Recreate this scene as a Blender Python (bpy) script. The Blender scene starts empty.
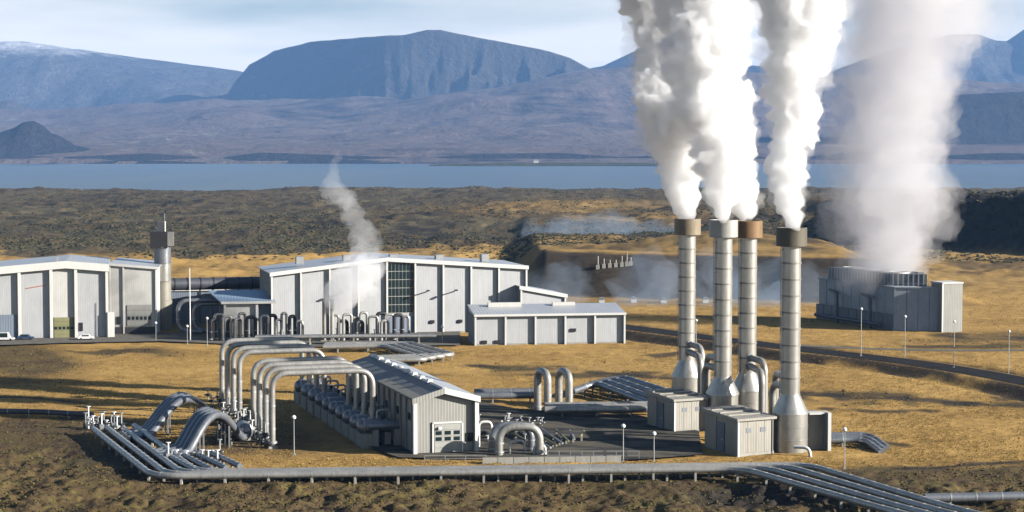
import bpy, math, random
import numpy as np
from mathutils import Vector, Matrix

random.seed(7)
SC = bpy.context.scene
COL = SC.collection
# ------------------------------------------------------------------ camera
F, CAMZ, YH, CX = 1911.0, 54.0, 150.0, 512.0
cam_d = bpy.data.cameras.new('camera'); cam = bpy.data.objects.new('camera', cam_d); COL.objects.link(cam)
cam.location = (0, 0, CAMZ)
cam.rotation_euler = (math.radians(90) - math.atan((256 - YH) / F), 0, 0)
cam_d.sensor_width = 36; cam_d.lens = 36 * F / 1024
cam_d.clip_start = 1; cam_d.clip_end = 90000
SC.camera = cam
# ------------------------------------------------------------------ light
SUN_AZ, SUN_EL = math.radians(-18), math.radians(19.5)      # azimuth from +X, elevation
SUN = Vector((math.cos(SUN_EL) * math.cos(SUN_AZ), math.cos(SUN_EL) * math.sin(SUN_AZ), math.sin(SUN_EL)))
sun_d = bpy.data.lights.new('sun', 'SUN'); sun_d.energy = 5.0; sun_d.angle = math.radians(0.5); sun_d.color = (1.0, 0.945, 0.86)
sun = bpy.data.objects.new('sun', sun_d); COL.objects.link(sun)
sun.rotation_euler = SUN.to_track_quat('Z', 'Y').to_euler(); sun.location = (300, -60, 200)
W = bpy.data.worlds.new('World'); SC.world = W; W.use_nodes = True
nt = W.node_tree; nt.nodes.clear()
def N(tree, typ, **kw):
    n = tree.nodes.new(typ)
    for k, v in kw.items():
        if k in n.inputs.keys() if isinstance(k, str) else False: n.inputs[k].default_value = v
        else: setattr(n, k, v)
    return n
sky = nt.nodes.new('ShaderNodeTexSky'); sky.sky_type = 'NISHITA'; sky.sun_disc = False
sky.sun_elevation = SUN_EL; sky.sun_rotation = math.radians(90) - SUN_AZ; sky.altitude = 150; sky.dust_density = 0.6; sky.ozone_density = 1.5
bg = nt.nodes.new('ShaderNodeBackground'); bg.inputs[1].default_value = 0.05
wo = nt.nodes.new('ShaderNodeOutputWorld')
tc = nt.nodes.new('ShaderNodeTexCoord'); mp = nt.nodes.new('ShaderNodeMapping'); mp.inputs['Scale'].default_value = (4, 4, 26)
nz = nt.nodes.new('ShaderNodeTexNoise'); nz.inputs['Scale'].default_value = 1.0; nz.inputs['Detail'].default_value = 6; nz.inputs['Roughness'].default_value = 0.48
cr = nt.nodes.new('ShaderNodeValToRGB'); cr.color_ramp.elements[0].position = 0.28; cr.color_ramp.elements[1].position = 0.56
mx = nt.nodes.new('ShaderNodeMix'); mx.data_type = 'RGBA'
mx.inputs[7].default_value = (13.6, 12.5, 11.0, 1)
nt.links.new(tc.outputs['Generated'], mp.inputs[0]); nt.links.new(mp.outputs[0], nz.inputs['Vector'])
nt.links.new(nz.outputs[0], cr.inputs[0])
ml = nt.nodes.new('ShaderNodeMath'); ml.operation = 'MULTIPLY'; ml.inputs[1].default_value = 0.85
sx = nt.nodes.new('ShaderNodeSeparateXYZ'); nt.links.new(tc.outputs['Generated'], sx.inputs[0])
el = nt.nodes.new('ShaderNodeMapRange'); el.inputs[1].default_value = .055; el.inputs[2].default_value = .14; el.inputs[3].default_value = 1.0; el.inputs[4].default_value = 0.0
nt.links.new(sx.outputs[2], el.inputs[0]); m2 = nt.nodes.new('ShaderNodeMath'); m2.operation = 'MULTIPLY'; nt.links.new(cr.outputs[0], m2.inputs[0]); nt.links.new(el.outputs[0], m2.inputs[1])
nt.links.new(m2.outputs[0], ml.inputs[0]); nt.links.new(ml.outputs[0], mx.inputs[0])
nt.links.new(sky.outputs[0], mx.inputs[6]); nt.links.new(mx.outputs[2], bg.inputs[0]); nt.links.new(bg.outputs[0], wo.inputs[0])
SC.view_settings.view_transform = 'Standard'; SC.view_settings.look = 'None'; SC.view_settings.exposure = 1.1; SC.view_settings.gamma = 1
SC.render.engine = 'CYCLES'
cy = SC.cycles
cy.max_bounces = 16; cy.diffuse_bounces = 0; cy.glossy_bounces = 3; cy.transmission_bounces = 4; cy.transparent_max_bounces = 24; cy.volume_bounces = 14
cy.use_denoising = True; cy.volume_step_rate = 2.0; cy.volume_max_steps = 256
cy.use_adaptive_sampling = False

# ------------------------------------------------------------------ helpers
def G(px, py, z=0.0):                       # where a sight line meets height z
    D = (CAMZ - z) * F / (py - YH); return ((px - CX) / F * D, D)
def P(px, py, D):
    return Vector(((px - CX) / F * D, D, CAMZ - (py - YH) / F * D))
def HZ(py, D): return CAMZ - (py - YH) / F * D
class MB:
    def __init__(s): s.v = []; s.f = []
    def add(s, vs, fs):
        o = len(s.v); s.v += [tuple(v) for v in vs]; s.f += [tuple(i + o for i in f) for f in fs]; return s
    def box(s, a, b):
        x0, y0, z0 = a; x1, y1, z1 = b
        return s.add([(x0,y0,z0),(x1,y0,z0),(x1,y1,z0),(x0,y1,z0),(x0,y0,z1),(x1,y0,z1),(x1,y1,z1),(x0,y1,z1)],
                     [(0,3,2,1),(4,5,6,7),(0,1,5,4),(1,2,6,5),(2,3,7,6),(3,0,4,7)])
    def hexa(s, b, t):                       # four bottom, four top points
        return s.add(list(b) + list(t), [(0,3,2,1),(4,5,6,7),(0,1,5,4),(1,2,6,5),(2,3,7,6),(3,0,4,7)])
    def bar(s, p, q, w, h):                  # rectangular beam between two points
        p = Vector(p); q = Vector(q); d = (q - p).normalized()
        up = Vector((0,0,1)) if abs(d.z) < .95 else Vector((0,1,0))
        r = d.cross(up).normalized() * w / 2; u = r.cross(d).normalized() * h / 2
        return s.hexa([p-r-u, p+r-u, p+r+u, p-r+u], [q-r-u, q+r-u, q+r+u, q-r+u])
    def tube(s, pts, r, n=12, caps=True):
        pts = [Vector(p) for p in pts]; m = len(pts); rr = r if isinstance(r, (list, tuple)) else [r] * m
        o = len(s.v); ref = None
        for i, p in enumerate(pts):
            d = (pts[min(i+1, m-1)] - pts[max(i-1, 0)]).normalized()
            if ref is None:
                ref = Vector((0,0,1)) if abs(d.z) < .9 else Vector((1,0,0))
            a = (ref - d * ref.dot(d)).normalized(); ref = a; b = d.cross(a)
            for k in range(n):
                t = 2 * math.pi * k / n; s.v.append(tuple(p + (a * math.cos(t) + b * math.sin(t)) * rr[i]))
        for i in range(m - 1):
            for k in range(n):
                k2 = (k + 1) % n
                s.f.append((o+i*n+k, o+i*n+k2, o+(i+1)*n+k2, o+(i+1)*n+k))
        if caps:
            s.f.append(tuple(o + k for k in reversed(range(n)))); s.f.append(tuple(o + (m-1)*n + k for k in range(n)))
        return s
    def lathe(s, prof, c=(0,0,0), n=32):     # profile of (radius, height)
        o = len(s.v); m = len(prof)
        for r, z in prof:
            for k in range(n):
                t = 2 * math.pi * k / n; s.v.append((c[0] + r*math.cos(t), c[1] + r*math.sin(t), c[2] + z))
        for i in range(m - 1):
            for k in range(n):
                k2 = (k+1) % n; s.f.append((o+i*n+k, o+i*n+k2, o+(i+1)*n+k2, o+(i+1)*n+k))
        s.f.append(tuple(o + k for k in reversed(range(n)))); s.f.append(tuple(o + (m-1)*n + k for k in range(n)))
        return s
    def mesh(s, name, smooth=False):
        me = bpy.data.meshes.new(name); me.from_pydata(s.v, [], s.f); me.update()
        if smooth:
            me.shade_smooth(); me.set_sharp_from_angle(angle=math.radians(38))
        return me
    def build(s, name, mat, parent=None, smooth=False, loc=None):
        return put(name, s.mesh(name, smooth), mat, parent, loc)
def put(name, me, mat, parent=None, loc=None):
    o = bpy.data.objects.new(name, me); COL.objects.link(o)
    if mat is not None and len(me.materials) == 0: me.materials.append(M[mat] if isinstance(mat, str) else mat)
    if parent is not None: o.parent = parent
    if loc is not None: o.location = loc
    return o
def tag(o, label=None, cat=None, group=None, kind=None):
    if label: o['label'] = label
    if cat: o['category'] = cat
    if group: o['group'] = group
    if kind: o['kind'] = kind
    return o
def thing(name, label, cat, loc=(0,0,0), rz=0.0, group=None):
    o = bpy.data.objects.new(name, None); COL.objects.link(o); o.location = loc; o.rotation_euler = (0,0,rz)
    o.empty_display_size = 1
    return tag(o, label, cat, group)
def copy_tree(o, parent=None):
    c = o.copy(); COL.objects.link(c); c.parent = parent
    for ch in o.children: copy_tree(ch, c)
    return c
def fillet(pts, R, n=7):                     # round the corners of a path
    pts = [Vector(p) for p in pts]; out = [pts[0]]
    for i in range(1, len(pts) - 1):
        a, b, c = pts[i-1], pts[i], pts[i+1]
        d1 = (a - b); d2 = (c - b); l = min(R, d1.length*.49, d2.length*.49)
        p = b + d1.normalized()*l; q = b + d2.normalized()*l
        for k in range(n + 1):
            t = k / n; out.append(p*(1-t)**2 + b*2*t*(1-t) + q*t*t)
    out.append(pts[-1]); return out
# ---- noise
def hsh(i, j, k, s):
    h = (i.astype(np.int64)*374761393 + j.astype(np.int64)*668265263 + k.astype(np.int64)*2147483647 + s*1274126177) & 0xffffffff
    h = ((h ^ (h >> 13)) * 1274126177) & 0xffffffff
    h = ((h ^ (h >> 16)) * 2246822519) & 0xffffffff
    return ((h ^ (h >> 15)) & 0xffffff) / float(0xffffff)
def vn2(x, y, s=0):
    i = np.floor(x); j = np.floor(y); u = x-i; v = y-j; u = u*u*u*(u*(u*6-15)+10); v = v*v*v*(v*(v*6-15)+10); k = np.zeros_like(i)
    a = hsh(i,j,k,s); b = hsh(i+1,j,k,s); c = hsh(i,j+1,k,s); d = hsh(i+1,j+1,k,s)
    return (a*(1-u)+b*u)*(1-v)+(c*(1-u)+d*u)*v
def fbm2(x, y, s=0, o=4, g=.5):
    t = 0; a = 1; n = 0
    for q in range(o):
        t = t + a*vn2(x*2**q+q*17.3, y*2**q+q*9.1, s+q); n += a; a *= g
    return t/n
def vn3(x, y, z, s=0):
    i = np.floor(x); j = np.floor(y); k = np.floor(z); u = x-i; v = y-j; w = z-k
    u = u*u*(3-2*u); v = v*v*(3-2*v); w = w*w*(3-2*w); r = 0
    for di in (0,1):
        for dj in (0,1):
            for dk in (0,1):
                r = r + hsh(i+di,j+dj,k+dk,s)*(u if di else 1-u)*(v if dj else 1-v)*(w if dk else 1-w)
    return r
def sst(a, b, x):
    t = np.clip((x-a)/(b-a), 0, 1); return t*t*(3-2*t)
def grid_mesh(name, X, Y, Z):
    r, c = X.shape; me = bpy.data.meshes.new(name)
    me.vertices.add(r*c); me.vertices.foreach_set('co', np.stack([X,Y,Z],-1).astype(np.float32).ravel())
    a = np.arange((r-1)*(c-1)); i = a//(c-1); j = a%(c-1); b = i*c+j
    q = np.stack([b, b+1, b+c+1, b+c], -1).astype(np.int32)
    me.loops.add(q.size); me.loops.foreach_set('vertex_index', q.ravel())
    me.polygons.add(len(q)); me.polygons.foreach_set('loop_start', np.arange(0, q.size, 4, dtype=np.int32))
    me.update(calc_edges=True); me.shade_smooth(); return me
def attr(me, name, arr):
    at = me.attributes.new(name, 'FLOAT', 'POINT'); at.data.foreach_set('value', np.asarray(arr, np.float32).ravel())

# ------------------------------------------------------------------ materials
M = {}
def mat(name):
    m = bpy.data.materials.new(name); m.use_nodes = True; t = m.node_tree; t.nodes.clear(); M[name] = m
    o = t.nodes.new('ShaderNodeOutputMaterial'); return m, t, o
def L(t, a, b): t.links.new(a, b)
def noise(t, vec, scale, detail=4, rough=.55):
    n = t.nodes.new('ShaderNodeTexNoise'); n.inputs['Scale'].default_value = scale; n.inputs['Detail'].default_value = detail; n.inputs['Roughness'].default_value = rough
    if vec is not None: L(t, vec, n.inputs['Vector'])
    return n.outputs[0]
def ramp(t, fac, stops):
    r = t.nodes.new('ShaderNodeValToRGB'); e = r.color_ramp.elements
    while len(e) < len(stops): e.new(0.5)
    for i, (p, c) in enumerate(stops):
        e[i].position = p; e[i].color = (c[0], c[1], c[2], 1) if not isinstance(c, (int, float)) else (c, c, c, 1)
    L(t, fac, r.inputs[0]); return r.outputs[0]
def mixc(t, fac, a, b):
    n = t.nodes.new('ShaderNodeMix'); n.data_type = 'RGBA'
    for s, v in ((0, fac), (6, a), (7, b)):
        if isinstance(v, (int, float)): n.inputs[s].default_value = v
        elif isinstance(v, tuple): n.inputs[s].default_value = (*v, 1)
        else: L(t, v, n.inputs[s])
    return n.outputs[2]
def mth(t, op, a, b=0.0):
    n = t.nodes.new('ShaderNodeMath'); n.operation = op
    for i, v in enumerate((a, b)):
        if isinstance(v, (int, float)): n.inputs[i].default_value = v
        else: L(t, v, n.inputs[i])
    return n.outputs[0]
def objco(t, scale=(1,1,1)):
    c = t.nodes.new('ShaderNodeTexCoord'); m = t.nodes.new('ShaderNodeMapping'); m.inputs['Scale'].default_value = scale
    L(t, c.outputs['Object'], m.inputs[0]); return m.outputs[0]
def geopos(t, scale=(1,1,1)):
    c = t.nodes.new('ShaderNodeNewGeometry'); m = t.nodes.new('ShaderNodeMapping'); m.inputs['Scale'].default_value = scale
    L(t, c.outputs['Position'], m.inputs[0]); return m.outputs[0]
def bsdf(t, o, col, rough=.6, metal=0.0, bump=None, bstr=.3, bdist=.1, spec=.5):
    b = t.nodes.new('ShaderNodeBsdfPrincipled')
    if isinstance(col, tuple): b.inputs['Base Color'].default_value = (*col, 1)
    else: L(t, col, b.inputs['Base Color'])
    if isinstance(rough, (int, float)): b.inputs['Roughness'].default_value = rough
    else: L(t, rough, b.inputs['Roughness'])
    b.inputs['Metallic'].default_value = metal; b.inputs['Specular IOR Level'].default_value = spec
    if bump is not None:
        bp = t.nodes.new('ShaderNodeBump'); bp.inputs['Strength'].default_value = bstr; bp.inputs['Distance'].default_value = bdist
        L(t, bump, bp.inputs['Height']); L(t, bp.outputs[0], b.inputs['Normal'])
    L(t, b.outputs[0], o.inputs[0]); return b
def paint(name, col, rough=.55, metal=0.0, dirt=.25, dscale=.25, spec=.4, streak=True):
    m, t, o = mat(name); g = geopos(t, (1, 1, .25 if streak else 1))
    n1 = noise(t, g, dscale*4, 6, .65); n2 = noise(t, geopos(t), dscale*.6, 3)
    f = mth(t, 'ADD', mth(t, 'MULTIPLY', n1, .6), mth(t, 'MULTIPLY', n2, .4))
    c = mixc(t, ramp(t, f, [(.35, 0.0), (.72, 1.0)]), tuple(x*(1-dirt) for x in col), tuple(min(1, x*(1+dirt*.35)) for x in col))
    bsdf(t, o, c, rough, metal, spec=spec); return m
def ribbed(name, col, pitch, rough=.5, metal=.2, axis='X', dirt=.2, depth=.06, dark=.72):
    m, t, o = mat(name); c = t.nodes.new('ShaderNodeTexCoord'); s = t.nodes.new('ShaderNodeSeparateXYZ'); L(t, c.outputs['Object'], s.inputs[0])
    ax = s.outputs[axis] if len(axis) == 1 else mth(t, 'ADD', s.outputs['X'], s.outputs['Y'])
    w = mth(t, 'SINE', mth(t, 'MULTIPLY', ax, 2*math.pi/pitch))
    h = ramp(t, mth(t, 'ADD', mth(t, 'MULTIPLY', w, .5), .5), [(.3, 0.0), (.55, 1.0)])
    g = geopos(t, (1, 1, .2)); n1 = noise(t, g, 1.2, 6, .65); n2 = noise(t, geopos(t), .12, 3)
    f = mth(t, 'ADD', mth(t, 'MULTIPLY', n1, .6), mth(t, 'MULTIPLY', n2, .4))
    base = mixc(t, ramp(t, f, [(.35, 0.0), (.72, 1.0)]), tuple(x*(1-dirt) for x in col), tuple(min(1, x*(1+dirt*.3)) for x in col))
    bsdf(t, o, base, rough, metal, h, .45, depth); return m
paint('white_trim', (.68, .67, .635), .45, 0, .12)
ribbed('panel', (.50, .51, .52), .62, .5, .15, 'XY', .16, .016)
ribbed('panel_light', (.62, .61, .575), .62, .5, .1, 'XY', .14, .016)
ribbed('panel_near', (.33, .325, .30), .55, .5, .2, 'XY', .18, .04)
ribbed('panel_blue', (.22, .26, .33), .7, .5, .15, 'XY', .16, .05)
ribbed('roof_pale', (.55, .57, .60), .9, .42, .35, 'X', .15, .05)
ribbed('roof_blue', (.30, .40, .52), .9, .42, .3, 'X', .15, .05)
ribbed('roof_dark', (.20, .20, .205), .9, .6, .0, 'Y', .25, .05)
ribbed('cladding', (.34, .325, .285), .55, .5, .3, 'XY', .22, .045)
paint('aluminium', (.44, .43, .40), .38, .45, .42, .6)
paint('aluminium_dull', (.25, .265, .29), .38, .5, .42, .6)
paint('duct_dark', (.085, .09, .105), .5, .3, .3, .4)
paint('steel_stack', (.50, .49, .46), .34, .62, .30, .35)
paint('stack_band', (.27, .26, .235), .5, .3, .3, .5)
paint('steel_drum', (.44, .43, .40), .34, .6, .34, .35)
paint('collar_tan', (.27, .22, .15), .6, .1, .3, .5)
paint('collar_pale', (.40, .39, .36), .5, .2, .25, .5)
paint('collar_brown', (.25, .15, .07), .6, .1, .3, .5)
paint('collar_dark', (.12, .105, .075), .6, .1, .3, .5)
paint('duct_steel', (.33, .315, .285), .45, .35, .3, .4)
paint('concrete', (.38, .36, .31), .9, 0, .3, .4)
paint('galvanised', (.42, .43, .43), .5, .5, .25, .6)
paint('black_metal', (.03, .03, .033), .5, .2, .2, .5)
paint('olive_door', (.26, .255, .13), .5, 0, .2, .4)
paint('door_grey', (.40, .40, .37), .5, .1, .2, .4)
paint('base_dark', (.06, .06, .065), .8, 0, .25, .4)
paint('tower_grey', (.42, .45, .49), .6, .1, .25, .3)
paint('tower_louvre', (.20, .215, .245), .6, .1, .3, .3)
paint('red_paint', (.45, .12, .07), .5, 0, .2, .5)
paint('car_white', (.75, .75, .74), .25, 0, .08, .5)
paint('car_blue', (.05, .08, .16), .25, .2, .1, .5)
paint('rubber', (.02, .02, .02), .8, 0, .1, .5)
paint('lamp_white', (.85, .85, .85), .3, 0, .05, .5)
paint('brown_cyl', (.30, .28, .235), .55, .25, .3, .4)
m, t, o = mat('glass'); bsdf(t, o, (.012, .025, .028), .12, 0, spec=.6)
m, t, o = mat('asphalt'); g = geopos(t); bsdf(t, o, ramp(t, noise(t, g, .35, 6, .7), [(.3, (.012,.012,.014)), (.7, (.028,.027,.027))]), .95, 0, noise(t, g, 6, 3), .3, .05, spec=.1)
m, t, o = mat('yard_mat'); g = geopos(t); bsdf(t, o, ramp(t, noise(t, geopos(t, (.35,1,1)), .22, 7, .7), [(.34, (.035,.033,.032)), (.47, (.065,.061,.056)), (.55, (.135,.120,.092)), (.64, (.08,.073,.062))]), .95, 0, noise(t, g, 6, 3), .3, .05, spec=.1)  # yard ground, shadow bands of sheds and chimneys put into the colour
m, t, o = mat('gravel'); g = geopos(t); bsdf(t, o, ramp(t, noise(t, g, .5, 6, .7), [(.3, (.07,.065,.055)), (.7, (.16,.145,.115))]), .95, 0, noise(t, g, 5, 3), .4, .08)
m, t, o = mat('road_line'); bsdf(t, o, (.7,.7,.68), .7)

# ground: land cover weights come from the mesh, everything else from noise
def ground_cols(t):
    g = geopos(t)
    n_big = noise(t, geopos(t, (.8, 1.1, 1)), .030, 6, .62); n_mid = noise(t, geopos(t), .24, 6, .68); n_fine = noise(t, g, 1.4, 5, .7)
    f = mth(t, 'ADD', mth(t, 'MULTIPLY', n_big, .36), mth(t, 'ADD', mth(t, 'MULTIPLY', n_mid, .34), mth(t, 'MULTIPLY', n_fine, .34)))
    grass = ramp(t, f, [(.34, (.085,.064,.024)), (.43, (.22,.136,.044)), (.51, (.40,.243,.075)), (.60, (.51,.322,.106)), (.72, (.37,.25,.088))])
    s_big = noise(t, geopos(t, (1,.5,1)), .010, 7, .7); s_mid = noise(t, geopos(t, (1,.22,1)), .07, 6, .72)
    fs = mth(t, 'ADD', mth(t, 'MULTIPLY', s_big, .5), mth(t, 'MULTIPLY', s_mid, .5))
    scrub = ramp(t, fs, [(.38, (.014,.014,.014)), (.45, (.052,.042,.027)), (.50, (.125,.090,.046)), (.54, (.060,.058,.040)), (.60, (.165,.125,.062)), (.68, (.085,.078,.058))])
    m_n = noise(t, geopos(t, (1, .7, 1)), .9, 7, .75); m_b = noise(t, g, .09, 4, .6)
    fm = mth(t, 'ADD', mth(t, 'MULTIPLY', m_n, .65), mth(t, 'MULTIPLY', m_b, .35))
    moss = ramp(t, fm, [(.36, (.016,.012,.009)), (.43, (.045,.031,.018)), (.49, (.115,.076,.035)), (.54, (.085,.066,.027)), (.60, (.17,.135,.043)), (.70, (.11,.075,.04))])
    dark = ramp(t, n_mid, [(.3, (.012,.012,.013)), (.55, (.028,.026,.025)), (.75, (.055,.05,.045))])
    return grass, scrub, moss, dark, n_mid, n_fine
m, t, o = mat('ground_mat')
grass, scrub, moss, dark, nm, nf = ground_cols(t)
def A(t, n):
    a = t.nodes.new('ShaderNodeAttribute'); a.attribute_name = n; return a.outputs['Fac']
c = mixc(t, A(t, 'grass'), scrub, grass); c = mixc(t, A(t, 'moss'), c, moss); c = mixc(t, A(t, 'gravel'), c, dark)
bsdf(t, o, c, .95, 0, mth(t, 'ADD', nm, mth(t, 'MULTIPLY', nf, .6)), .5, .5, spec=.15)
m, t, o = mat('tuft_mat'); gi = t.nodes.new('ShaderNodeNewGeometry')
n1 = noise(t, geopos(t), .5, 5, .7)
bsdf(t, o, ramp(t, mth(t, 'ADD', mth(t,'MULTIPLY',gi.outputs['Random Per Island'],.5), mth(t,'MULTIPLY',n1,.5)), [(.25, (.21,.138,.043)), (.5, (.40,.255,.078)), (.75, (.52,.34,.11))]), .9, spec=.15)
m, t, o = mat('clump_mat'); gi = t.nodes.new('ShaderNodeNewGeometry'); n1 = noise(t, geopos(t), 1.2, 5, .7)
bsdf(t, o, ramp(t, mth(t, 'ADD', mth(t,'MULTIPLY',gi.outputs['Random Per Island'],.55), mth(t,'MULTIPLY',n1,.45)), [(.25, (.022,.016,.011)), (.42, (.06,.043,.023)), (.55, (.09,.068,.028)), (.7, (.14,.12,.036)), (.85, (.08,.06,.035))]), .95, 0, n1, .6, .2, spec=.15)
m, t, o = mat('shrub_mat'); gi = t.nodes.new('ShaderNodeNewGeometry')
bsdf(t, o, ramp(t, gi.outputs['Random Per Island'], [(.1, (.020,.022,.016)), (.45, (.045,.05,.028)), (.75, (.07,.062,.035)), (.95, (.10,.09,.05))]), .95, spec=.15)
m, t, o = mat('rock_mat'); g = geopos(t)
bsdf(t, o, ramp(t, noise(t, g, .25, 6, .7), [(.3, (.014,.014,.015)), (.55, (.03,.029,.029)), (.75, (.055,.05,.048))]), .95, 0, noise(t, g, .5, 6, .7), .8, 1.5, spec=.2)
# water
m, t, o = mat('water_mat'); g = geopos(t, (1, .25, 1))
n1 = noise(t, g, .05, 4, .6); n2 = noise(t, geopos(t, (1, .08, 1)), .0022, 4, .6)
bsdf(t, o, ramp(t, n2, [(.35, (.085,.125,.175)), (.65, (.15,.195,.24))]), ramp(t, n2, [(.35, .32), (.65, .45)]), 0, n1, .35, 2.0)
# far terrain
def far_mat(name, stops, sc, snow=None, slopecol=None, bs=1.0):
    m, t, o = mat(name)
    f = mth(t, 'ADD', mth(t, 'MULTIPLY', noise(t, geopos(t, (1, .4, 1.5)), sc, 6, .62), .65), mth(t, 'MULTIPLY', noise(t, geopos(t, (1,1,3)), sc*5, 5, .65), .4))
    c = ramp(t, f, stops)
    if slopecol:
        gn = t.nodes.new('ShaderNodeNewGeometry'); sp = t.nodes.new('ShaderNodeSeparateXYZ'); L(t, gn.outputs['Normal'], sp.inputs[0])
        c = mixc(t, ramp(t, sp.outputs[2], [(.72, 1.0), (.93, 0.0)]), c, slopecol)
    if snow:
        gn = t.nodes.new('ShaderNodeNewGeometry'); sp = t.nodes.new('ShaderNodeSeparateXYZ'); L(t, gn.outputs['Position'], sp.inputs[0])
        s = mth(t, 'ADD', sp.outputs[2], mth(t, 'MULTIPLY', noise(t, geopos(t), .0025, 6, .7), 500))
        k = t.nodes.new('ShaderNodeMapRange'); k.inputs[1].default_value = snow; k.inputs[2].default_value = snow + 220; L(t, s, k.inputs[0])
        c = mixc(t, k.outputs[0], c, (.8,.8,.82))
    bsdf(t, o, c, .95, 0, noise(t, geopos(t), sc*7, 7, .68), bs, 130, spec=.1)
far_mat('far_plain', [(.38, (.022,.020,.022)), (.455, (.085,.066,.062)), (.52, (.155,.118,.10)), (.59, (.12,.093,.082)), (.68, (.30,.25,.21))], .0009, None, None, .45)
far_mat('table_rock', [(.35, (.05,.045,.04)), (.5, (.11,.095,.075)), (.65, (.20,.17,.125))], .0018, None, (.075,.066,.055))
far_mat('shield_rock', [(.35, (.05,.05,.055)), (.5, (.09,.085,.085)), (.68, (.15,.14,.135))], .0011, 1170)
far_mat('ridge_rock', [(.35, (.05,.05,.055)), (.5, (.09,.085,.085)), (.68, (.15,.14,.135))], .0011)
far_mat('dark_rock', [(.35, (.02,.02,.022)), (.6, (.05,.045,.045))], .002)
far_mat('spit_green', [(.35, (.06,.07,.03)), (.6, (.13,.13,.06))], .004)
# air and steam
def vol(name, col, dens, aniso=0.0, noisy=None, lo=.42, hi=.62):
    m, t, o = mat(name); p = t.nodes.new('ShaderNodeVolumePrincipled')
    p.inputs['Color'].default_value = (*col, 1); p.inputs['Density'].default_value = dens; p.inputs['Anisotropy'].default_value = aniso
    if noisy:
        r = ramp(t, noise(t, geopos(t), noisy, 5, .6), [(lo, 0.0), (hi, 1.0)]); L(t, mth(t, 'MULTIPLY', r, dens), p.inputs['Density'])
    L(t, p.outputs[0], o.inputs['Volume']); return m
vol('steam_dense', (.976,.976,.978), .8, .22)
vol('steam_soft', (.84,.84,.865), .028, .2)
vol('steam_veil', (.98,.98,.982), .085, .25)
vol('steam_thin', (.97,.97,.98), .052, .2)
vol('steam_puff', (.975,.975,.98), .13, .2)
vol('mist_thin', (.58,.76,1.0), .010, .1)
vol('haze_air', (.27,.53,1.0), 3.1e-5, 0.0)

# ------------------------------------------------------------------ terrain
ROAD = [G(560,322),G(640,333),G(700,341),G(760,348),G(800,354.5),G(880,362.5),G(950,372.5),G(1024,386),G(1100,402),G(1250,440)]
TRACK = [G(690,337),G(780,347),G(860,350.5),G(940,353),G(1024,352.5),G(1150,350)]
def seg_dist(x, y, poly):
    d = np.full(x.shape, 1e9)
    for (ax, ay), (bx, by) in zip(poly[:-1], poly[1:]):
        dx, dy = bx-ax, by-ay; t = np.clip(((x-ax)*dx+(y-ay)*dy)/(dx*dx+dy*dy), 0, 1)
        d = np.minimum(d, np.hypot(x-ax-t*dx, y-ay-t*dy))
    return d
def inpix(x, y):
    yy = np.maximum(y, 60.); return CX + x/yy*F, YH + CAMZ*F/yy
def bump(px, py, cx, cy, rx, ry):
    return np.exp(-((px-cx)/rx)**2 - ((py-cy)/ry)**2)
def cliff_line(x): return 1052 - (x-250)*0.8
def terrain(x, y, full=False):
    px, py = inpix(x, y)
    plant = sst(255, 272, py) * sst(480, 462, py)         # levelled ground
    out = 1 - plant
    z = (fbm2(x/26, y/26, 3, 4)-.5)*1.3*(.18+.82*out)
    z = z + (fbm2(x/3.2, y/3.2, 5, 3)-.5)*.35
    # mossy lava near the camera
    mw = np.maximum(sst(462, 480, py), sst(105, 60, px)*sst(412, 432, py)*sst(480, 500, py+40))
    z = z + mw*((fbm2(x/11, y/11, 11, 4)-.45)*3.4 + (np.abs(fbm2(x/3.4, y/3.4, 12, 3)-.5))*2.4 - .75)*(.35+.65*np.maximum(sst(480, 492, py), sst(105, 60, px)))
    # scrub lava beyond
    far = sst(640, 900, y)
    z = z + far*((fbm2(x/120, y/150, 21, 5)-.5)*6.5 + (fbm2(x/28, y/34, 22, 4)-.5)*4.2 + (fbm2(x/9, y/11, 24, 3)-.5)*2.2)
    z = z + sst(252, 238, py)*np.abs(fbm2(x/34, y/70, 26, 4)-.5)*sst(900, 1300, y)*7
    z = z + sst(1650, 2250, y)*(2 + (fbm2(x/190, y/300, 23, 4)-.4)*6)
    # bank behind the plant
    yb = 692 - (x-60)*.38 + (fbm2(x/40, y/400, 31, 3)-.5)*36
    tt = y - yb
    win = sst(0, 14, x)*sst(170, 140, x)
    z = z + win*sst(0, 48, tt)*13.5*np.exp(-np.maximum(tt-60, 0)/330)
    z = z + 5*np.exp(-((x-92)/34)**2-((y-905)/75)**2) + 3*np.exp(-((x-150)/40)**2-((y-880)/60)**2)
    # ridge between the plumes
    z = z + 13*np.exp(-((x-215)/75)**2-((y-1480)/170)**2) + 5*np.exp(-((x-105)/90)**2-((y-1780)/160)**2)
    # dark hill at the right
    t2 = y - cliff_line(x) + (fbm2(x/30, y/60, 41, 4)-.5)*26
    crest = 30 + (fbm2(x/16, y/90, 42, 3)-.5)*7
    z = z + sst(210, 240, x)*sst(0, 26, t2)*crest*np.exp(-np.maximum(t2-90, 0)/200)
    # embanked road
    rd = seg_dist(x, y, ROAD); k = sst(11, 5.2, rd); z = z*(1-k) + 1.1*k
    dit = np.exp(-((rd-12.5)/2.6)**2); z = z - dit*.7
    rd2 = seg_dist(x, y, TRACK); k2 = sst(6, 3, rd2)*(1-k); z = z*(1-k2) + .35*k2
    # lake shore
    shore = 2560 + (fbm2(x/220, y/900, 51, 4)-.5)*120
    z = z*(1-sst(shore-60, shore+60, y)) - 14*sst(shore-30, shore+200, y)
    # the level strip under pipes and buildings
    return z
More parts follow.
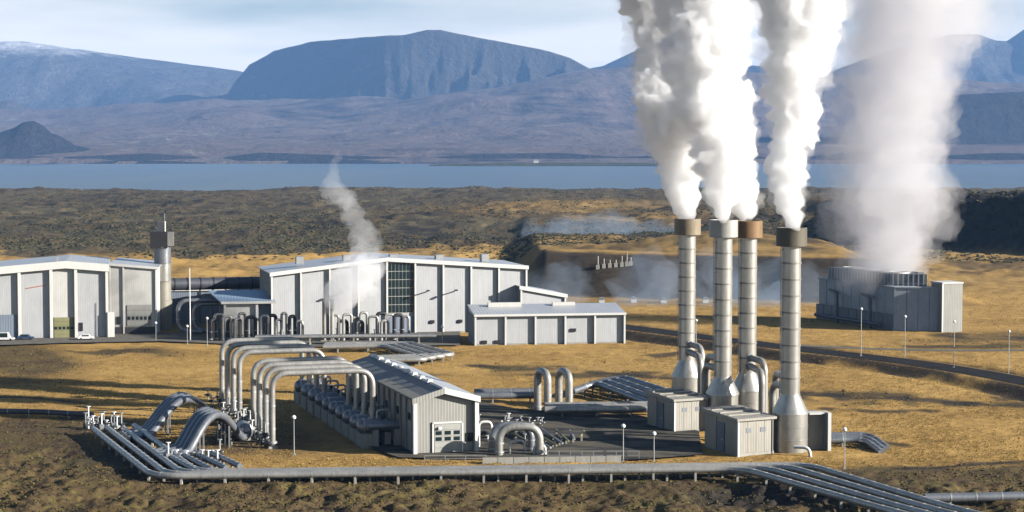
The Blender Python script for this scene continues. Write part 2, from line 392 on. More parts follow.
LINES = [([G(770,392),G(830,396),G(900,399),G(960,404),G(1024,407),G(1120,414)],5.0),([G(590,373),G(650,378),G(700,381)],5.0),([G(845,472),G(900,470.5),G(960,467.5),G(1040,462)],1.6),([G(830,410),G(880,413),G(930,412)],3.0),([G(640,360),G(660,356),G(690,352)],5.0),([G(-40,397),G(30,399),G(80,404)],2.6),([G(470,366),G(520,369),G(560,367)],4.0),([G(960,336),G(1000,338),G(1060,341)],9.0),([G(835,440),G(870,442),G(905,447)],2.0)]
def cover(x, y, z):
    px, py = inpix(x, y)
    wob = (fbm2(x/35, y/60, 61, 4)-.5)
    qx = px + wob*46; qy = py + (fbm2(x/60, y/110, 62, 4)-.5)*np.clip((py-185)*.28, 2, 22)
    g = sst(251, 256, qy)*sst(472, 466, qy)*(1 - sst(.05,.3,1.0*(px > 500))*sst(300, 262, py)*.45)
    g = np.maximum(g, sst(251, 256, qy)*sst(278, 270, qy)*sst(300, 240, qx))
    for cx, cy_, rx, ry, w in [(560,212,90,5,.55),(470,250,75,6,.7),(640,222,60,3,.5),(870,240,60,12,.5),(980,262,70,7,.8),(690,231,22,3,.7),(330,258,60,5,.6),(560,250,50,5,.5)]:
        g = np.maximum(g, w*np.clip(1.6*bump(qx, qy, cx, cy_, rx, ry), 0, 1))
    m = np.maximum(sst(466, 474, qy), sst(100, 74, qx+wob*40)*sst(414, 424, qy))
    m = np.maximum(m, .95*np.clip(1.8*bump(qx, qy, 14, 360, 48, 16), 0, 1)); m = np.maximum(m, .8*np.clip(1.6*bump(qx, qy, 290, 436, 40, 16), 0, 1))  # second ellipse: the shed's shadow on grass, painted as dark cover
    m = np.maximum(m, .75*np.clip(1.5*bump(qx, qy, 985, 338, 60, 4), 0, 1))
    n = fbm2(x/14, y/26, 71, 4)
    for cx, cy_, rx, ry in [(900,399,140,3.2),(960,405,90,2.4),(690,400,90,3),(600,376,80,3),(500,368,60,4),(110,352,50,2.5),(60,420,70,4),(420,372,50,4),(930,345,90,2),(860,470,80,2.2),(980,466,80,2)]:
        m = np.maximum(m, sst(.38, .50, n)*np.clip(1.9*bump(qx, qy, cx, cy_, rx, ry), 0, 1))
    # basalt cover, shade put into its colour: the bank face, dark hill, ditches
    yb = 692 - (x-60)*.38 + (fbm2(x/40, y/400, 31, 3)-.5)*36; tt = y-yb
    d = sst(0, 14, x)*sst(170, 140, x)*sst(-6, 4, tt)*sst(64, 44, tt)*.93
    d = np.maximum(d, .92*np.clip(2.2*bump(qx, qy, 150, 455, 62, 16), 0, 1)); d = np.maximum(d, .8*np.clip(2*bump(qx, qy, 235, 436, 32, 14), 0, 1))  # darker ground ellipses around the arched pipes and valves
    d = np.maximum(d, .85*np.clip(2.2*bump(qx, qy, 800, 492, 80, 9), 0, 1))  # shaded near side of the lower right pipe embankment, painted dark
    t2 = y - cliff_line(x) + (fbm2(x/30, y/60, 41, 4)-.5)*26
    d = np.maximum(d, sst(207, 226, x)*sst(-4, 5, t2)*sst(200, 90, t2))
    for cx, cy_, rx, ry, w in [(760,240,90,9,.85),(660,252,40,5,.7),(600,268,50,3,.6),(425,236,34,9,.8),(790,196,45,7,.2),(650,216,70,3,.5),(800,268,60,7,.75),(980,265,60,5,.7),(640,247,30,4,.6),(300,234,50,4,.45),(60,232,70,4,.35)]:
        d = np.maximum(d, w*sst(.36,.56,n)*np.clip(1.6*bump(qx, qy, cx, cy_, rx, ry), 0, 1))
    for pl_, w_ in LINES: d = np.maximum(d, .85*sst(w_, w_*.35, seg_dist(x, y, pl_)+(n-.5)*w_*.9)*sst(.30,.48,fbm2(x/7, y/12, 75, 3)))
    rd = seg_dist(x, y, ROAD); d = np.maximum(d, sst(16.5, 13.5, rd)*sst(4.5, 6, rd)*sst(.28,.44,n)*.9)  # roadside ditch, its shade painted into the ground colour
    return g, m, d
rows = np.concatenate([np.linspace(-150, 250, 14)[:-1], CAMZ*F/(np.linspace(562, 262, 380)-YH), CAMZ*F/(np.linspace(262, 187.5, 200)-YH)[1:], np.array([2900, 3400, 4500, 7000, 12000, 20000, 32000])])
cols = np.concatenate([[-6,-3,-1.6,-.9,-.6,-.45], np.linspace(-.36, .36, 560), [.45,.6,.9,1.6,3,6]])
RY, CT = np.meshgrid(rows, cols, indexing='ij')
RX = CT*(np.maximum(RY, 120.)); 
RZ = terrain(RX, RY)
gm = grid_mesh('ground', RX, RY, RZ)
a, b, c = cover(RX, RY, RZ); attr(gm, 'grass', a); attr(gm, 'moss', b); attr(gm, 'gravel', c)  # moss and gravel weights also carry painted shade
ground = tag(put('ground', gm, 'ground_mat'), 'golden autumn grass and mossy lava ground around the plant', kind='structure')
def tz(x, y): return float(terrain(np.array([float(x)]), np.array([float(y)]))[0])

lake = MB().add([(-9000,2250,-3),(9000,2250,-3),(14000,26000,-3),(-14000,26000,-3)], [(0,1,2,3)]).build('lake', 'water_mat')
tag(lake, 'broad blue lake below the mountains', kind='structure')

# far land: each is a height field whose crest follows its own skyline
def skyline(pts, D):
    xs = np.array([(p-CX)/F*D for p, q in pts]); zs = np.array([CAMZ+(YH-q)/F*D for p, q in pts]); return xs, zs
def massif(name, label, m, pts, D, front, back, seed, rough, cliff=.5, nx=260, ny=90, base=-30., gully=0.0, curve=None):
    xs, zs = skyline(pts, D)
    x = np.linspace(xs[0], xs[-1], nx); s = np.linspace(-1, 1, ny)
    X, S = np.meshgrid(x, s)
    crest = np.interp(X, xs, zs)
    wob = (fbm2(X/1400, S*3, seed, 4)-.5)
    Y = D + np.where(S < 0, S*front, S*back)
    if curve:
        sh_ = curve[2]*np.clip(((curve[0]-CX)/F*D - X)/(curve[1]/F*D), 0, 1.4)**2.0; Y = Y + sh_; k_ = (D+sh_)/D; crest = CAMZ+(crest-CAMZ)*k_
    else: k_ = 1.0
    prof = np.where(S < 0, 1-sst(0, 1, np.clip((-S+wob*.35*(S>-.97)*np.minimum(1,-S*6)), 0, 1)**cliff), 1-sst(0,1,S))
    gl = np.abs(fbm2(X/ (260+0*X), S*1.2, seed+9, 4)-.5)*2
    Z = base + (crest-base)*prof
    Z = Z + (fbm2(X/700, Y/700, seed+3, 6)-.5)*rough*np.clip(prof*(1.08-prof)*4, 0.04, 1) - gully*gl*np.clip(prof*(1-prof)*4, 0, 1)
    return tag(put(name, grid_mesh(name, X*k_, Y, Z), m), label, kind='structure')
# sloping plain beyond the lake
x = np.linspace(-7500, 7500, 320); y = np.concatenate([np.linspace(7300, 9000, 50), np.linspace(9050, 16500, 110)])
X, Y = np.meshgrid(x, y)
shore = 7850 + (fbm2(X/900, Y*0, 81, 4)-.5)*500
rise = np.interp(Y, [7300, 7900, 8300, 9500, 11500, 13500, 16500], [-20, 6, 60, 95, 230, 380, 400])
rise = rise*(.80 + .20*sst(-3600, -1500, X))
Z = rise + (fbm2(X/1500, Y/900, 82, 6)-.5)*210*sst(8300, 10500, Y) + (fbm2(X/300, Y/250, 83, 4)-.5)*26*sst(7900, 8500, Y)
Z = np.where(Y < shore, np.minimum(Z, -12), Z)
tag(put('far_plain', grid_mesh('far_plain', X, Y, Z), 'far_plain'), 'purple brown slope rising beyond the lake', kind='structure')
massif('mountain', 'broad blue flat-topped mountain in the middle of the skyline', 'table_rock',
       [(150,104),(205,99),(228,94),(238,80),(250,66),(275,52),(310,43),(360,39),(405,36),(428,31),(440,31),(470,37),(510,44),(545,51),(570,59),(590,70),(630,84),(700,95)], 14500, 900, 2200, 91, 120, .55, 320, 120, 240., 260, (420, 185, 1900))
massif('far_slope', 'long pale apron below the right side of the flat-topped mountain', 'far_plain',
       [(330,112),(400,102),(450,94),(500,87),(545,78),(580,71),(620,69),(680,71),(760,75),(860,79),(960,82),(1060,86),(1180,96)], 13400, 3600, 900, 95, 90, 1.0, 240, 80, 120., 20)
massif('mountain', 'far snow-topped shield mountain at the left edge', 'shield_rock',
       [(-260,70),(-120,50),(-40,45),(0,43.5),(30,43),(60,47),(110,53),(160,60),(200,66),(240,72),(300,82),(380,92)], 19000, 4200, 3000, 101, 160, 1.0, 240, 90, 150., 30)
massif('mountain', 'small dark blue peak just left of the steam', 'dark_rock',
       [(560,72),(585,69),(603,66),(620,58),(636,50.5),(650,48),(670,52),(700,60),(760,66),(800,72)], 17500, 700, 900, 111, 90, .7, 120, 60, 300., 40)
massif('mountain', 'high blue mountains at the right edge of the skyline', 'ridge_rock',
       [(700,110),(760,96),(800,84),(840,68),(880,53),(915,44),(950,36),(975,35),(992,41),(1005,42),(1024,29),(1045,18),(1080,22),(1140,34),(1260,60)], 18000, 2400, 1500, 121, 140, .8, 180, 70, 250., 60)
massif('hill', 'dark blue hill behind the soft plume at the right', 'dark_rock',
       [(800,160),(850,130),(890,104),(925,97),(960,95),(1000,93),(1040,90),(1100,96),(1200,120)], 9600, 700, 700, 131, 70, .55, 140, 70, -15., 50)
massif('hill', 'dark headland hill on the far lake shore at the left', 'dark_rock',
       [(-120,150),(-60,141),(-30,137),(-8,136),(6,131),(16,128),(24,122.5),(34,121.5),(43,126),(48,133),(60,137),(70,145),(88,149),(110,155),(145,159)], 8300, 400, 500, 141, 70, .8, 140, 60, -12., 30)
massif('hill', 'tiny pale cone at the left edge below the snow mountain', 'shield_rock',
       [(-60,112),(-10,105),(8,100),(14,100),(26,106),(48,112)], 13800, 500, 500, 151, 40, 1.0, 60, 40, 200., 20)
massif('spit', 'low green spit with a farm on the far lake shore', 'spit_green',
       [(430,164.6),(470,163.6),(540,162.6),(620,162.8),(660,163.4),(740,164.4)], 6900, 260, 420, 161, 5, 1.0, 120, 30, -8., 0)
massif('bluff', 'dark low bluff along the far lake shore', 'dark_rock', [(-200,156),(-40,153),(60,157),(150,153.5),(215,158),(260,152.5),(330,155),(420,158.5),(480,154),(560,152.5),(620,157),(700,154),(790,158),(860,152),(930,156),(1000,153),(1200,156)], 8050, 200, 900, 171, 24, .9, 300, 40, -8., 8)
fx, fy = (536-CX)/F*6900, 6880
fh = thing('farmhouse', 'tiny white farmhouse on the green spit across the lake', 'farmhouse', (fx, fy, 7.5))
MB().box((-9,-5,-4), (9,5,7)).build('wall', 'white_trim', fh)
MB().add([(-9.5,-5.6,7),(9.5,-5.6,7),(9.5,5.6,7),(-9.5,5.6,7),(-9.5,0,12),(9.5,0,12)], [(0,1,5,4),(2,3,4,5),(0,4,3),(1,2,5),(0,3,2,1)]).build('roof', 'galvanised', fh)

# ------------------------------------------------------------------ roads and yards
def ribbon(name, poly, w, z, m, label):
    mb = MB(); n = len(poly); pts = []
    for (ax, ay), (bx, by) in zip(poly[:-1], poly[1:]):
        k = max(2, int(math.hypot(bx-ax, by-ay)/6))
        pts += [(ax+(bx-ax)*i/k, ay+(by-ay)*i/k) for i in range(k)]
    pts.append(poly[-1])
    for _ in range(6): pts = [pts[0]] + [((pts[i-1][0]+2*pts[i][0]+pts[i+1][0])/4, (pts[i-1][1]+2*pts[i][1]+pts[i+1][1])/4) for i in range(1, len(pts)-1)] + [pts[-1]]
    for i, p in enumerate(pts):
        a = pts[max(i-1,0)]; b = pts[min(i+1,len(pts)-1)]; dx, dy = b[0]-a[0], b[1]-a[1]; l = math.hypot(dx,dy) or 1
        nx, ny = -dy/l*w/2, dx/l*w/2; zz = z if isinstance(z, (int,float)) else z(p)
        mb.v += [(p[0]-nx,p[1]-ny,zz), (p[0]+nx,p[1]+ny,zz)]
    for i in range(len(pts)-1): mb.f.append((2*i,2*i+1,2*i+3,2*i+2))
    return tag(mb.build(name, m), label, kind='structure')
ribbon('road', ROAD, 9.6, 1.16, 'asphalt', 'dark asphalt road crossing the golden grass at the right')
ribbon('track', TRACK, 4.2, .42, 'gravel', 'narrow gravel track branching beyond the road')
def sheet(name, pix, z, m, label):
    pts = [G(a, b) for a, b in pix]
    return tag(MB().add([(x, y, z) for x, y in pts], [tuple(range(len(pts)))]).build(name, m), label, kind='structure')
YARD = [(398,461),(385,456.5),(372,452),(340,430),(312,408),(330,396),(400,390),(470,402),(520,412),(640,418),(700,434),(704,458),(640,463),(560,464)]
sheet('yard', YARD, .34, 'yard_mat', 'dark yard around the near shed, shadow put into its colour')
sheet('forecourt', [(-60,349),(-60,341),(60,338),(160,334),(280,335),(460,333),(460,347),(300,349),(160,343),(60,345)], .42, 'gravel', 'grey gravel forecourt along the powerhouse')

# ------------------------------------------------------------------ buildings
R = math.radians
def rect_panel(mb, x0, x1, z0, z1a, z1b, y=0.0, t=.12):
    # upright wall panel, top may slope from z1a to z1b
    return mb.hexa([(x0,y,z0),(x1,y,z0),(x1,y+t,z0),(x0,y+t,z0)], [(x0,y,z1a),(x1,y,z1b),(x1,y+t,z1b),(x0,y+t,z1a)])
def gable_hall(name, label, loc, rz, depth, xs, top, fin_p=.95, fin_w=.5, fascia=1.0, pan='panel', roof='roof_pale', skip=(), base=.5, cat='building', side_l=True):
    """hall whose roof edge follows top(x) along its front; fins on the bay lines"""
    b = thing(name, label, cat, loc, rz)
    n = len(xs)
    for i in range(n-1):
        x0, x1 = xs[i]+fin_w/2, xs[i+1]-fin_w/2
        rect_panel(MB(), x0, x1, base, top(x0)-.05, top(x1)-.05).build('wall_panel', pan if i not in skip else 'panel_light', b)
        rect_panel(MB(), x0, x1, -.6, base, base, -.06, .3).build('plinth', 'concrete', b)
    for i, x in enumerate(xs):
        rect_panel(MB(), x-fin_w/2, x+fin_w/2, -.6, top(x)-.05, top(x)-.05, -fin_p, fin_p+.1).build('fin', 'white_trim', b)
    # core, roof, fascia
    pts = sorted(set([xs[0], xs[-1]] + [x for x in getattr(top, 'knots', []) if xs[0] < x < xs[-1]]))
    core = MB(); rf = MB(); fa = MB()
    for x0, x1 in zip(pts[:-1], pts[1:]):
        a, c = top(x0), top(x1)
        core.hexa([(x0,.2,-.6),(x1,.2,-.6),(x1,depth,-.6),(x0,depth,-.6)], [(x0,.2,a-.1),(x1,.2,c-.1),(x1,depth,c-.1),(x0,depth,a-.1)])
        e0 = .6 if x0 == xs[0] else 0; e1 = .6 if x1 == xs[-1] else 0
        rf.hexa([(x0-e0,-fin_p+.05,a),(x1+e1,-fin_p+.05,c),(x1+e1,depth+.5,c),(x0-e0,depth+.5,a)], [(x0-e0,-fin_p+.05,a+.3),(x1+e1,-fin_p+.05,c+.3),(x1+e1,depth+.5,c+.3),(x0-e0,depth+.5,a+.3)])
        fa.hexa([(x0-e0-.02,-fin_p-.2,a-fascia+.3),(x1+e1+.02,-fin_p-.2,c-fascia+.3),(x1+e1+.02,-fin_p+.04,c-fascia+.3),(x0-e0-.02,-fin_p+.04,a-fascia+.3)],
                [(x0-e0-.02,-fin_p-.2,a+.42),(x1+e1+.02,-fin_p-.2,c+.42),(x1+e1+.02,-fin_p+.04,c+.42),(x0-e0-.02,-fin_p+.04,a+.42)])
    core.build('wall', pan, b); rf.build('roof', roof, b); fa.build('fascia', 'white_trim', b)
    return b
def knots(ps):
    X = [p[0] for p in ps]; Z = [p[1] for p in ps]
    f = lambda x: float(np.interp(x, X, Z)); f.knots = X; return f
def windows(parent, x0, x1, z0, z1, nc, nr, y, gap=.12, frame='white_trim', pane='glass'):
    fr = MB().box((x0,y-.08,z0),(x1,y+.02,z1)).build('window', frame, parent)
    w = (x1-x0-gap)/nc; h = (z1-z0-gap)/nr
    me = MB().box((gap,-.06,gap),(w,0,h)).mesh('pane')
    for i in range(nc):
        for j in range(nr): put('pane', me, pane, fr, (x0+i*w, y-.07, z0+j*h))
    return fr
def door(parent, x0, x1, z0, z1, y, m, nseg=4, win=None):
    d = MB().box((x0,y-.12,z0),(x1,y,z1)).build('door', 'door_grey' if m != 'door_grey' else 'galvanised', parent)
    h = (z1-z0)/nseg
    me = MB().box((.08,-.09,.04),(x1-x0-.08,0,h-.04)).mesh('door_panel')
    for k in range(nseg): put('door_panel', me, m, d, (x0, y-.115, z0+k*h))
    if win:
        k, nw = win; ww = (x1-x0)/nw
        wm = MB().box((.16*ww,-.05,.18*h),(.84*ww,0,.82*h)).mesh('pane')
        for i in range(nw):
            for kk in k: put('pane', wm, 'glass', d, (x0+i*ww, y-.2, z0+kk*h))
    return d
TH = R(14)
# main powerhouse
ph_loc = G(271, 337.5); sp = 8.42
phx = [i*sp for i in range(10)]
ph = gable_hall('powerhouse', 'long pale powerhouse with white fins and a tall glazed bay', (*ph_loc, 0), TH, 30, phx,
                knots([(0, 18.3), (4*sp, 22.2), (9*sp, 19.2)]))
gx0, gx1 = 4*sp+.35, 5*sp-.35
windows(ph, gx0, gx1, 6.2, 21.0, 7, 6, -.02)
for i in range(9):
    if i in (5, 6):
        MB().box((phx[i]+4.6,-.5,3.0),(phx[i]+5.8,0,3.9)).build('louvre', 'black_metal', ph)
MB().box((phx[4]+.5,-.3,.5),(phx[5]-.6,0,5.2)).build('panel_band', 'panel_blue', ph)
for i in (2, 5, 6):                                        # wall lamps on brackets
    br = MB().bar((phx[i]+3.2,0,12.2),(phx[i]+3.2,-3.4,12.9),.28,.28).build('lamp_bracket', 'black_metal', ph)
    MB().box((phx[i]+2.8,-4.3,12.7),(phx[i]+3.6,-3.2,13.1)).build('lamp_head', 'black_metal', br)
for i in range(1, 6):                                      # pilasters on the shaded end
    MB().box((-.5,i*5,-.5),(0,i*5+.4,18.1)).build('end_fin', 'white_trim', ph)
for k in range(5):
    MB().box((phx[1]+k*14,9,20.4),(phx[1]+k*14+2.2,12,22.6+.3*(k in (1,2)))).build('roof_vent', 'galvanised', ph)
# lean-to at the right end
lt_loc = G(521, 334)
lt = gable_hall('lean_to', 'small lean-to with a sloping white roof edge behind the low hall', (lt_loc[0], lt_loc[1]+3, 0), TH, 16, [0, 13.5], knots([(0, 13.6), (13.5, 10.8)]), fin_p=.6)
# low hall
lh_loc = G(475, 345.8)
sl = 8.42
lhx = [i*sl for i in range(6)]
lh = thing('low_hall', 'low five-bay grey hall with pale metal roof right of the powerhouse', 'building', (*lh_loc, 0), R(9))
for i in range(5):
    rect_panel(MB(), lhx[i]+.25, lhx[i+1]-.25, .4, 8.05, 8.05).build('wall_panel', 'panel', lh)
    rect_panel(MB(), lhx[i]+.25, lhx[i+1]-.25, -.6, .4, .4, -.06, .3).build('plinth', 'concrete', lh)
for x in lhx: rect_panel(MB(), x-.25, x+.25, -.6, 8.2, 8.2, -.95, 1.05).build('fin', 'white_trim', lh)
MB().box((0,.2,-.6),(5*sl,13,8.1)).build('wall', 'panel', lh)
MB().hexa([(-.4,-1.0,8.2),(5*sl+.4,-1.0,8.2),(5*sl+.4,13,10.0),(-.4,13,10.0)], [(-.4,-1.0,8.5),(5*sl+.4,-1.0,8.5),(5*sl+.4,13,10.3),(-.4,13,10.3)]).build('roof', 'roof_pale', lh)
MB().box((-.45,-1.2,8.0),(5*sl+.45,-1.02,8.62)).build('fascia', 'white_trim', lh)
MB().add([(0,.2,8.1),(0,13,8.1),(0,13,10),(5*sl,.2,8.1),(5*sl,13,8.1),(5*sl,13,10)], [(0,1,2),(3,5,4),(0,3,4,1),(1,4,5,2)]).build('gable', 'panel', lh)
MB().box((5,9,9.8),(14.5,10.5,11.0)).build('roof_curb', 'white_trim', lh); MB().box((23.5,9.5,9.9),(30,10.8,10.9)).build('roof_curb', 'white_trim', lh)
for x, z in ((1.8,.4),(5.4,.4),(lhx[3]+1.6,3.4)): MB().box((x,-.35,z),(x+1.5,0,z+.9)).build('vent', 'black_metal', lh)
for k in range(1, 4): MB().box((-.4,k*3.6,-.5),(0,k*3.6+.35,8.3)).build('end_fin', 'white_trim', lh)
# left hall and its right wing
l0 = G(106, 338.5)
lb = gable_hall('turbine_hall', 'tall pale hall with broad white fascia at the left edge', (*l0, 0), R(11), 34, [-40.5,-33.2,-24.4,-15.6,-8.7,0],
                knots([(-41, 19.6), (-11.5, 22.0), (0, 20.9)]), fin_w=.8, fin_p=1.1, fascia=2.0, pan='panel', skip=(3,))
door(lb, -15.0, -9.3, .1, 6.2, -.02, 'olive_door', 5, ((2,), 5))
MB().box((-33,-.4,.1),(-25.2,0,7.2)).build('base_panel', 'panel_blue', lb)
MB().box((-7.9,-.25,2.2),(-6.9,0,4.6)).build('door', 'black_metal', lb)
MB().box((.1,-1.6,-.3),(2.0,-.4,7.6)).build('corner_box', 'white_trim', lb)
for k, x in enumerate((-14, -10.5)): MB().box((x-.35,5,22),(x+.35,6,23.2+.3*k)).build('roof_vent', 'galvanised', lb)
MB().bar((-22.6,-.05,14.6),(-17.2,-.05,15.5),.12,.22).build('wall_mark', 'red_paint', lb)
w0 = G(109, 335.5)
rw = gable_hall('hall_wing', 'paler set-back wing right of the tall hall with a windowed loading door', (*w0, 0), R(6), 30, [0, 3.9, 13.3], knots([(-1, 20.8), (14, 19.4)]), fin_w=.45, fin_p=.5, fascia=.6, pan='panel_light', base=2.4)
door(rw, 4.8, 11.9, 2.6, 8.8, -.02, 'door_grey', 4, ((1,), 6))
MB().box((.3,-.3,-.5),(13.1,-.05,2.3)).build('dark_base', 'base_dark', rw)  # dark strip across the foot of the wing
MB().box((1.9,-.25,3.2),(2.9,0,5.4)).build('door', 'black_metal', rw)
# link building, annex
k0 = P(166, 330, 590)
lk = gable_hall('link_building', 'low blue-grey link building behind the yard pipes', (k0.x, k0.y, 0), R(8), 14, [0, 10, 20, 30], knots([(0, 10.6), (30, 10.6)]), fin_p=.3, fin_w=.3, fascia=.5, pan='panel_blue', roof='roof_dark')
a0 = G(224, 339)
an = thing('annex', 'small annex with pale blue roof and white posts beside the powerhouse', 'building', (*a0, 0), R(10))
rect_panel(MB(), .3, 9, -.5, 10.2, 10.2, 0, .2).build('wall_panel', 'panel_light', an)
rect_panel(MB(), 9.4, 14, -.5, 10.2, 10.2, 3, .2).build('wall_panel', 'panel_blue', an)
MB().box((0,.25,-.5),(9.2,14,10.2)).build('wall', 'panel_blue', an)
for x in (0, 9.1): MB().box((x-.35,-.9,-.5),(x+.35,.1,10.2)).build('post', 'white_trim', an)
MB().hexa([(-1,-1.2,10.2),(14.4,-1.2,10.2),(13.4,14,12.6),(-4.5,14,12.6)], [(-1,-1.2,10.5),(14.4,-1.2,10.5),(13.4,14,12.9),(-4.5,14,12.9)]).build('roof', 'roof_blue', an)
MB().box((-1.05,-1.4,10.0),(14.45,-1.22,10.7)).build('fascia', 'white_trim', an)

# near shed with ridge vents
TS = R(17)
s0 = G(413.5, 457)
SH = thing('near_shed', 'long grey corrugated shed with ridge vents and a gable roller door', 'building', (*s0, 0), TS)
SW, SL, SE, SR = 11.3, 57, 9.9, 11.5
MB().add([(0,0,0),(SW,0,0),(SW,0,SE),(SW*.47,0,SR),(0,0,SE),(0,.25,0),(SW,.25,0),(SW,.25,SE),(SW*.47,.25,SR),(0,.25,SE)], [(0,1,2,3,4),(9,8,7,6,5),(0,5,6,1),(1,6,7,2),(2,7,8,3),(3,8,9,4),(4,9,5,0)]).build('gable_wall', 'panel_near', SH)
MB().box((.05,.25,-.4),(SW-.05,SL,SE-.02)).build('wall', 'panel_near', SH)
mid = SW*.47
for nm, xa, za, xb, zb, mt in (('roof', -.5, SE-.12, mid, SR, 'roof_dark'), ('roof', mid, SR, SW+.5, SE-.12, 'roof_pale')):  # left slope's shade put into its darker roof colour
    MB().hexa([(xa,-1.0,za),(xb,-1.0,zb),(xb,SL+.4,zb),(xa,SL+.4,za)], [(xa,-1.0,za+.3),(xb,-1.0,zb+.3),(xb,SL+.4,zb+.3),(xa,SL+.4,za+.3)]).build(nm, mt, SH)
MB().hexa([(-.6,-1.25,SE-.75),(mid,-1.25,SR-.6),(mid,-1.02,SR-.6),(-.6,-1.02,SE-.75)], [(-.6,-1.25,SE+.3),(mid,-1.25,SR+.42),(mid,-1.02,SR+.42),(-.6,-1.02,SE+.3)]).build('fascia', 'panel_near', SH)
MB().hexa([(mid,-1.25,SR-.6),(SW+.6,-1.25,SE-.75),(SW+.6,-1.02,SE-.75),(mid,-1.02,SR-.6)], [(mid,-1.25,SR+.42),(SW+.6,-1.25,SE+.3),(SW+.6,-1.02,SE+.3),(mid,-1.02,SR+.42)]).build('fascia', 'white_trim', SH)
MB().box((-.35,-1.0,-.3),(.35,0,SE-.1)).build('fin', 'white_trim', SH); MB().box((SW-.35,-1.0,-.3),(SW+.35,0,SE-.1)).build('fin', 'white_trim', SH)
# roof edge strip over the left eave and verge
MB().hexa([(-.55,-1.0,SE+.19),(1.1,-1.0,SE+.66),(1.1,26,SE+.66),(-.55,26,SE+.19)], [(-.55,-1.0,SE+.30),(1.1,-1.0,SE+.78),(1.1,26,SE+.78),(-.55,26,SE+.30)]).build('eave_strip', 'concrete', SH)
cap = MB(); cap.hexa([(mid-.5,-1.05,SR+.2),(mid+.5,-1.05,SR+.2),(mid+.5,SL+.4,SR+.2),(mid-.5,SL+.4,SR+.2)], [(mid-.25,-1.05,SR+.5),(mid+.25,-1.05,SR+.5),(mid+.25,SL+.4,SR+.5),(mid-.25,SL+.4,SR+.5)]); cap.build('ridge_cap', 'white_trim', SH)
vm = MB().hexa([(-.6,0,0),(.6,0,0),(.6,1.3,0),(-.6,1.3,0)], [(-.35,.2,.6),(.35,.2,.6),(.35,1.1,.6),(-.35,1.1,.6)]).mesh('ridge_vent')
for k in range(9): put('ridge_vent', vm, 'white_trim', SH, (mid-.2, 8+k*5.6, SR+.3))
for k in range(13): MB().box((-.3,.9+k*4.4,-.3),(0,1.25+k*4.4,SE-.15)).build('pilaster', 'panel_near', SH)
for k in range(13):
    if k % 2 == 0: MB().box((-.08,2.2+k*4.4,5.8),(0,4.4+k*4.4,7.2)).build('window', 'glass', SH)
dr = door(SH, 3.6, 8.6, .05, 5.4, -.02, 'door_grey', 5, ((2, 3), 3))
MB().box((3.25,-.28,0),(3.55,-.03,5.75)).build('door_frame', 'white_trim', SH); MB().box((8.65,-.28,0),(8.95,-.03,5.75)).build('door_frame', 'white_trim', SH); MB().box((3.25,-.28,5.45),(8.95,-.03,5.76)).build('door_frame', 'white_trim', SH)
windows(SH, 9.4, 10.8, 2.0, 3.6, 2, 2, -.02, .1, 'black_metal')
lp_ = MB().box((4.3,-.7,4.5),(4.9,-.2,4.9)).build('wall_lamp', 'lamp_white', SH)

# ------------------------------------------------------------------ chimneys and separator sheds
def chimney(loc, collar, label, htop=40.0):
    c = thing('chimney', label, 'chimney', (*loc, 0), 0, 'steam chimneys of the separator station')
    MB().lathe([(3.15,-.5),(3.15,6.9)], n=36).build('base_drum', 'steel_drum', c, True)
    for z in (2.2, 4.6): MB().lathe([(3.15,z),(3.22,z+.02),(3.22,z+.16),(3.15,z+.18)], n=36).build('drum_seam', 'steel_drum', c, True)
    MB().lathe([(3.25,6.85),(3.25,7.1),(1.78,10.2),(1.78,10.5)], n=36).build('cone', 'steel_drum', c, True)
    zs = np.linspace(10.4, htop-3.3, 10)
    for a_, b_ in zip(zs[:-1], zs[1:]):
        MB().lathe([(1.72,a_),(1.72,b_-.16),(1.79,b_-.15),(1.79,b_)], n=32).build('shaft_section', 'steel_stack', c, True)
    for b_ in zs[1:-1]: MB().lathe([(1.73,b_-.22),(1.82,b_-.2),(1.82,b_+.08),(1.73,b_+.1)], n=32).build('band', 'stack_band', c, True)
    co = MB(); n = 36
    co.lathe([(1.75,htop-3.4),(2.75,htop-3.3),(2.75,htop),(2.55,htop),(2.45,htop-2.6),(.2,htop-2.7)], n=n); co.build('collar', collar, c, True)
    ld = MB(); ax = R(200)
    for s in (-1, 1):
        px_, py_ = 1.98*math.cos(ax)-s*.28*math.sin(ax), 1.98*math.sin(ax)+s*.28*math.cos(ax); ld.bar((px_,py_,10.4),(px_,py_,htop-3.4),.1,.1)
    for z in np.arange(11, htop-3.6, 1.0):
        ld.bar((1.98*math.cos(ax)+.28*math.sin(ax), 1.98*math.sin(ax)-.28*math.cos(ax), z), (1.98*math.cos(ax)-.28*math.sin(ax), 1.98*math.sin(ax)+.28*math.cos(ax), z), .08, .08)
    for z in np.arange(16, htop-3.6, 2.9):
        ld.bar((1.7*math.cos(ax), 1.7*math.sin(ax), z), (2.05*math.cos(ax), 2.05*math.sin(ax), z), .7, .16)
    ld.build('ladder', 'galvanised', c)
    return c
CH = [(36.4,396,39.8), (40.7,367.3,40.6), (46.3,374.0,40.2), (49.9,340.8,40.2)]
chimney(CH[0][:2], 'collar_tan', 'chimney with tan collar, leftmost of the four', CH[0][2])
chimney(CH[1][:2], 'collar_pale', 'chimney with pale grey collar, second from the left', CH[1][2])
chimney(CH[2][:2], 'collar_brown', 'chimney with rusty brown collar, third from the left', CH[2][2])
chimney(CH[3][:2], 'collar_dark', 'nearest chimney with dark olive collar and big steel drum, rightmost', CH[3][2])
